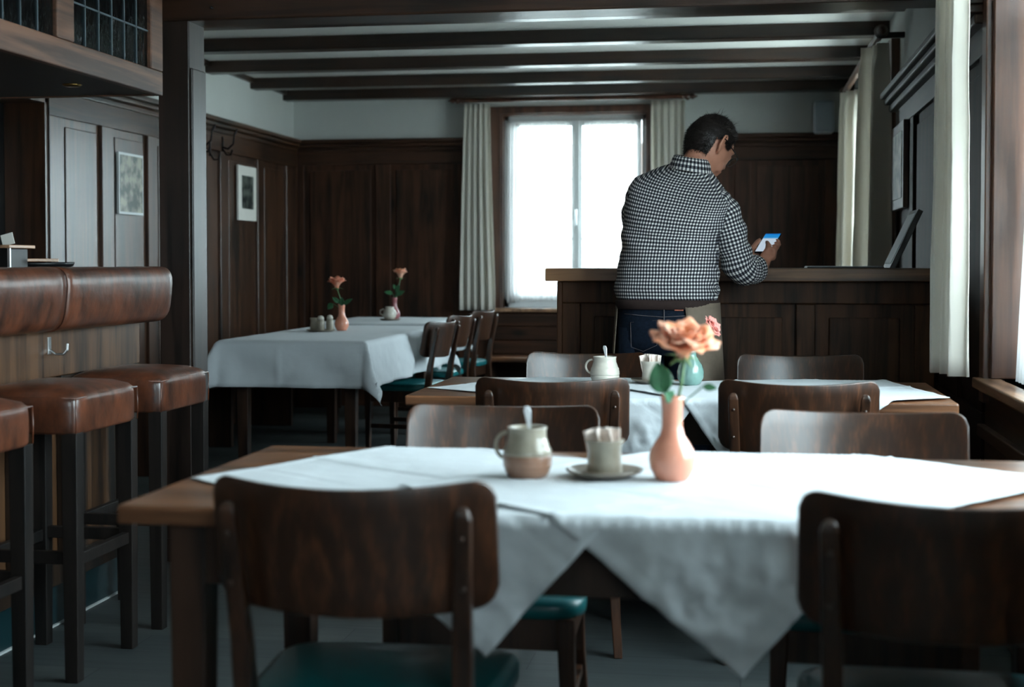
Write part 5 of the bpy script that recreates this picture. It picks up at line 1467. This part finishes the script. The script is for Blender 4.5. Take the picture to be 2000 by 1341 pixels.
# hem turned inward, standing on the waistband
def sleeve(path, rad, n=40, stepsN=60, cuff=True, seed=0):
    P = []; R_ = []; m = len(path)-1
    for i in range(stepsN+1):
        k = i*m/stepsN; a = min(int(k), m-1); f = k-a
        # catmull-rom
        p0, p1, p2, p3 = path[max(a-1, 0)], path[a], path[a+1], path[min(a+2, m)]
        P.append(0.5*((2*p1)+(-p0+p2)*f+(2*p0-5*p1+4*p2-p3)*f*f+(-p0+3*p1-3*p2+p3)*f*f*f))
        R_.append(rad[a]+(rad[a+1]-rad[a])*f)
    rg = []; up = V((0, 1, 0)); acc = 0; vv = []
    for i, p in enumerate(P):
        t_ = (P[min(i+1, stepsN)]-P[max(i-1, 0)]).normalized()
        sd = t_.cross(up).normalized(); up = sd.cross(t_).normalized()
        if i: acc += (P[i]-P[i-1]).length
        vv.append(acc)
        ring = []
        for j in range(n):
            a = 2*PI*j/n; d = sd*math.cos(a)+up*math.sin(a)
            q = p + d*R_[i]
            fo = 0.0035*math.sin(i*0.75+2*math.sin(a+seed))*min(1, i/12)
            ring.append(q + wrinkle(q, d, 0.0045) + d*fo)
        rg.append(ring)
    uvf = lambda i, j: (j/n*0.42, vv[i]+0.003)
    sh.ring_loft(rg, cap0=True, cap1=False, uvs=uvf)
    if cuff:
        # rolled cuff
        c0 = P[-1]; t_ = (P[-1]-P[-3]).normalized(); rr = R_[-1]
        rg = []
        for k, (o_, dr) in enumerate(((-0.038, 0.001), (-0.038, 0.006), (-0.026, 0.010), (-0.008, 0.009), (0.004, 0.004), (0.004, -0.004), (-0.012, -0.008))):
            ring = []
            for j in range(n):
                a = 2*PI*j/n; d = sd*math.cos(a)+up*math.sin(a); q = c0+t_*o_+d*(rr+dr)
                ring.append(q + wrinkle(q, d, 0.003))
            rg.append(ring)
        sh.ring_loft(rg, cap0=False, cap1=False, uvs=lambda i, j: (j/n*0.40, 0.006+i*0.013))
sleeve([V((-0.145, 5.625, 1.405)), V((-0.103, 5.626, 1.378)), V((-0.070, 5.630, 1.325)), V((-0.037, 5.640, 1.22)), V((-0.010, 5.655, 1.140)), V((0.018, 5.705, 1.122)), V((0.050, 5.775, 1.130))],
       [0.045, 0.068, 0.071, 0.067, 0.061, 0.055, 0.048], seed=1)
sleeve([V((-0.350, 5.640, 1.425)), V((-0.388, 5.642, 1.400)), V((-0.412, 5.68, 1.33)), V((-0.395, 5.75, 1.225)), V((-0.335, 5.81, 1.187)), V((-0.24, 5.850, 1.192)), V((-0.16, 5.872, 1.196))],
       [0.045, 0.066, 0.064, 0.060, 0.056, 0.052, 0.046], seed=3)
# collar
rg = []
for k, (dz, dr) in enumerate(((-0.026, 0.013), (0.0, 0.007), (0.020, 0.001), (0.026, -0.002), (0.020, -0.006))):
    c = V((-0.203, 5.674, 1.545)) + V((0.10, 0.16, 1))*dz
    rg.append(ering(c, 0.070+dr, 0.071+dr, -0.16, TW, n=48, pw=2, ty=0.10))
sh.ring_loft(rg, cap0=False, cap1=False, uvs=lambda i, j: (j/48*0.45, i*0.016))
sho = sh.build('shirt', M['gingham'], man, smooth=True, solid=0.0015, recalc=False, label='black and white checked shirt with rolled sleeves')
# jeans
jn = MB()
jn.ring_loft([ering((-0.29, 5.58, z), rx, ry, 0, TW, n=48) for z, rx, ry in ((0.80, 0.183, 0.130), (0.86, 0.192, 0.140), (0.93, 0.192, 0.142), (0.99, 0.187, 0.134), (1.012, 0.185, 0.132))])
for s_ in (-1, 1): jn.tube([(p[0], p[1], p[2]) for p in LEG[s_]], [0.098, 0.090, 0.072, 0.064, 0.060], 24, cap=True)
jo = jn.build('jeans', M['jeans'], man, smooth=True)
sb = MB()
def back_pt(xx, zz, off=0.002):
    # point on the back of the jeans at world x
    rx, ry = 0.192, 0.142
    lx = max(-0.99, min(0.99, (xx+0.29)/rx)); yy = -ry*(1-abs(lx)**2.4)**(1/2.4)
    return V((-0.29+lx*rx*math.cos(TW)-yy*math.sin(TW), 5.58+lx*rx*math.sin(TW)+yy*math.cos(TW)-off, zz))
sb.tube([back_pt(-0.262, z) for z in (0.995, 0.96, 0.92, 0.88, 0.84)], 0.0016, 6)
for x0 in (-0.40, -0.24):
    q = [(x0, 0.925), (x0+0.115, 0.935), (x0+0.110, 0.84), (x0+0.055, 0.815), (x0+0.003, 0.83), (x0, 0.925)]
    sb.tube([back_pt(x, z) for x, z in q], 0.0010, 5)
sb.tube([back_pt(x, 0.955-0.06*(0.12-abs(x+0.27))) for x in (-0.43, -0.38, -0.33, -0.27, -0.21, -0.15)], 0.0010, 5)
sb.build('seam_stitching', M['stitch'], jo, smooth=True)
lbm = MB(); pA, pB = back_pt(-0.222, 0.99, 0.004), back_pt(-0.19, 0.99, 0.004)
lbm.ring_loft([[pA, pB, pB+V((0, 0.002, 0)), pA+V((0, 0.002, 0))], [pA+V((0, 0, -0.018)), pB+V((0, 0, -0.018)), pB+V((0, 0.002, -0.018)), pA+V((0, 0.002, -0.018))]])
lbm.build('leather_patch', M['label'], jo)
# apron: waistband all round, skirt open at the back
bd = MB(); bd.ring_loft([ering((-0.29, 5.582, z), 0.197+dr, 0.147+dr, 0, TW, n=56) for z, dr in ((0.975, -0.002), (0.978, 0.003), (1.000, 0.005), (1.010, 0.004), (1.013, -0.002))])
bd.build('apron_band', M['band'], man, smooth=True)
def apr(u, v):
    # angle from right back, round the front, to left back
    a0 = math.radians(-62) + math.radians(16)*v; a1 = math.radians(180+32) - math.radians(4)*v
    a = a0 + (a1-a0)*u; z = 1.000 - 0.47*v
    rx = 0.203+0.024*v; ry = 0.153+0.03*v
    ex = 2/2.3; x = abs(math.cos(a))**ex*(1 if math.cos(a) > 0 else -1)*rx; y = abs(math.sin(a))**ex*(1 if math.sin(a) > 0 else -1)*ry
    w = 1 + 0.03*v*math.sin(a*9+1)
    x *= w; y *= w
    return V((-0.288+x*math.cos(TW)-y*math.sin(TW), 5.585+x*math.sin(TW)+y*math.cos(TW), z))
MB().grid(apr, 70, 30).build('apron', M['apron'], man, smooth=True, solid=0.002)
MB().ring_loft([[V((0, 0, 0))]*3]) if False else None
for s_ in (-1, 1):
    x = LEG[s_][-1][0]
    MB().ell((x, 5.62, 0.045), (0.048, 0.14, 0.045), fn=lambda v: V((v.x, v.y, max(v.z, -0.043) if v.y < 0.05 else max(min(v.z, 0.02), -0.043)))).build('shoe', M['shoe'], man, smooth=True)
# phone
t = thing('mobile_phone', 'lit mobile phone held in the man\'s hands', 'mobile phone', PC)
pm4 = Matrix.Translation(PC) @ PM.to_4x4()
MB().box(-0.0355, 0.0355, -0.073, 0.073, -0.0085, -0.0005, pm4).build('phone_case', M['black'], t, bevel=0.003, seg=3)
b = MB(); b.grid(lambda u, v: pm4 @ V((-0.0325+0.065*u, -0.068+0.136*v, 0.0)), 2, 2); b.build('screen', M['screen'], t, recalc=False, solid=0.0006)
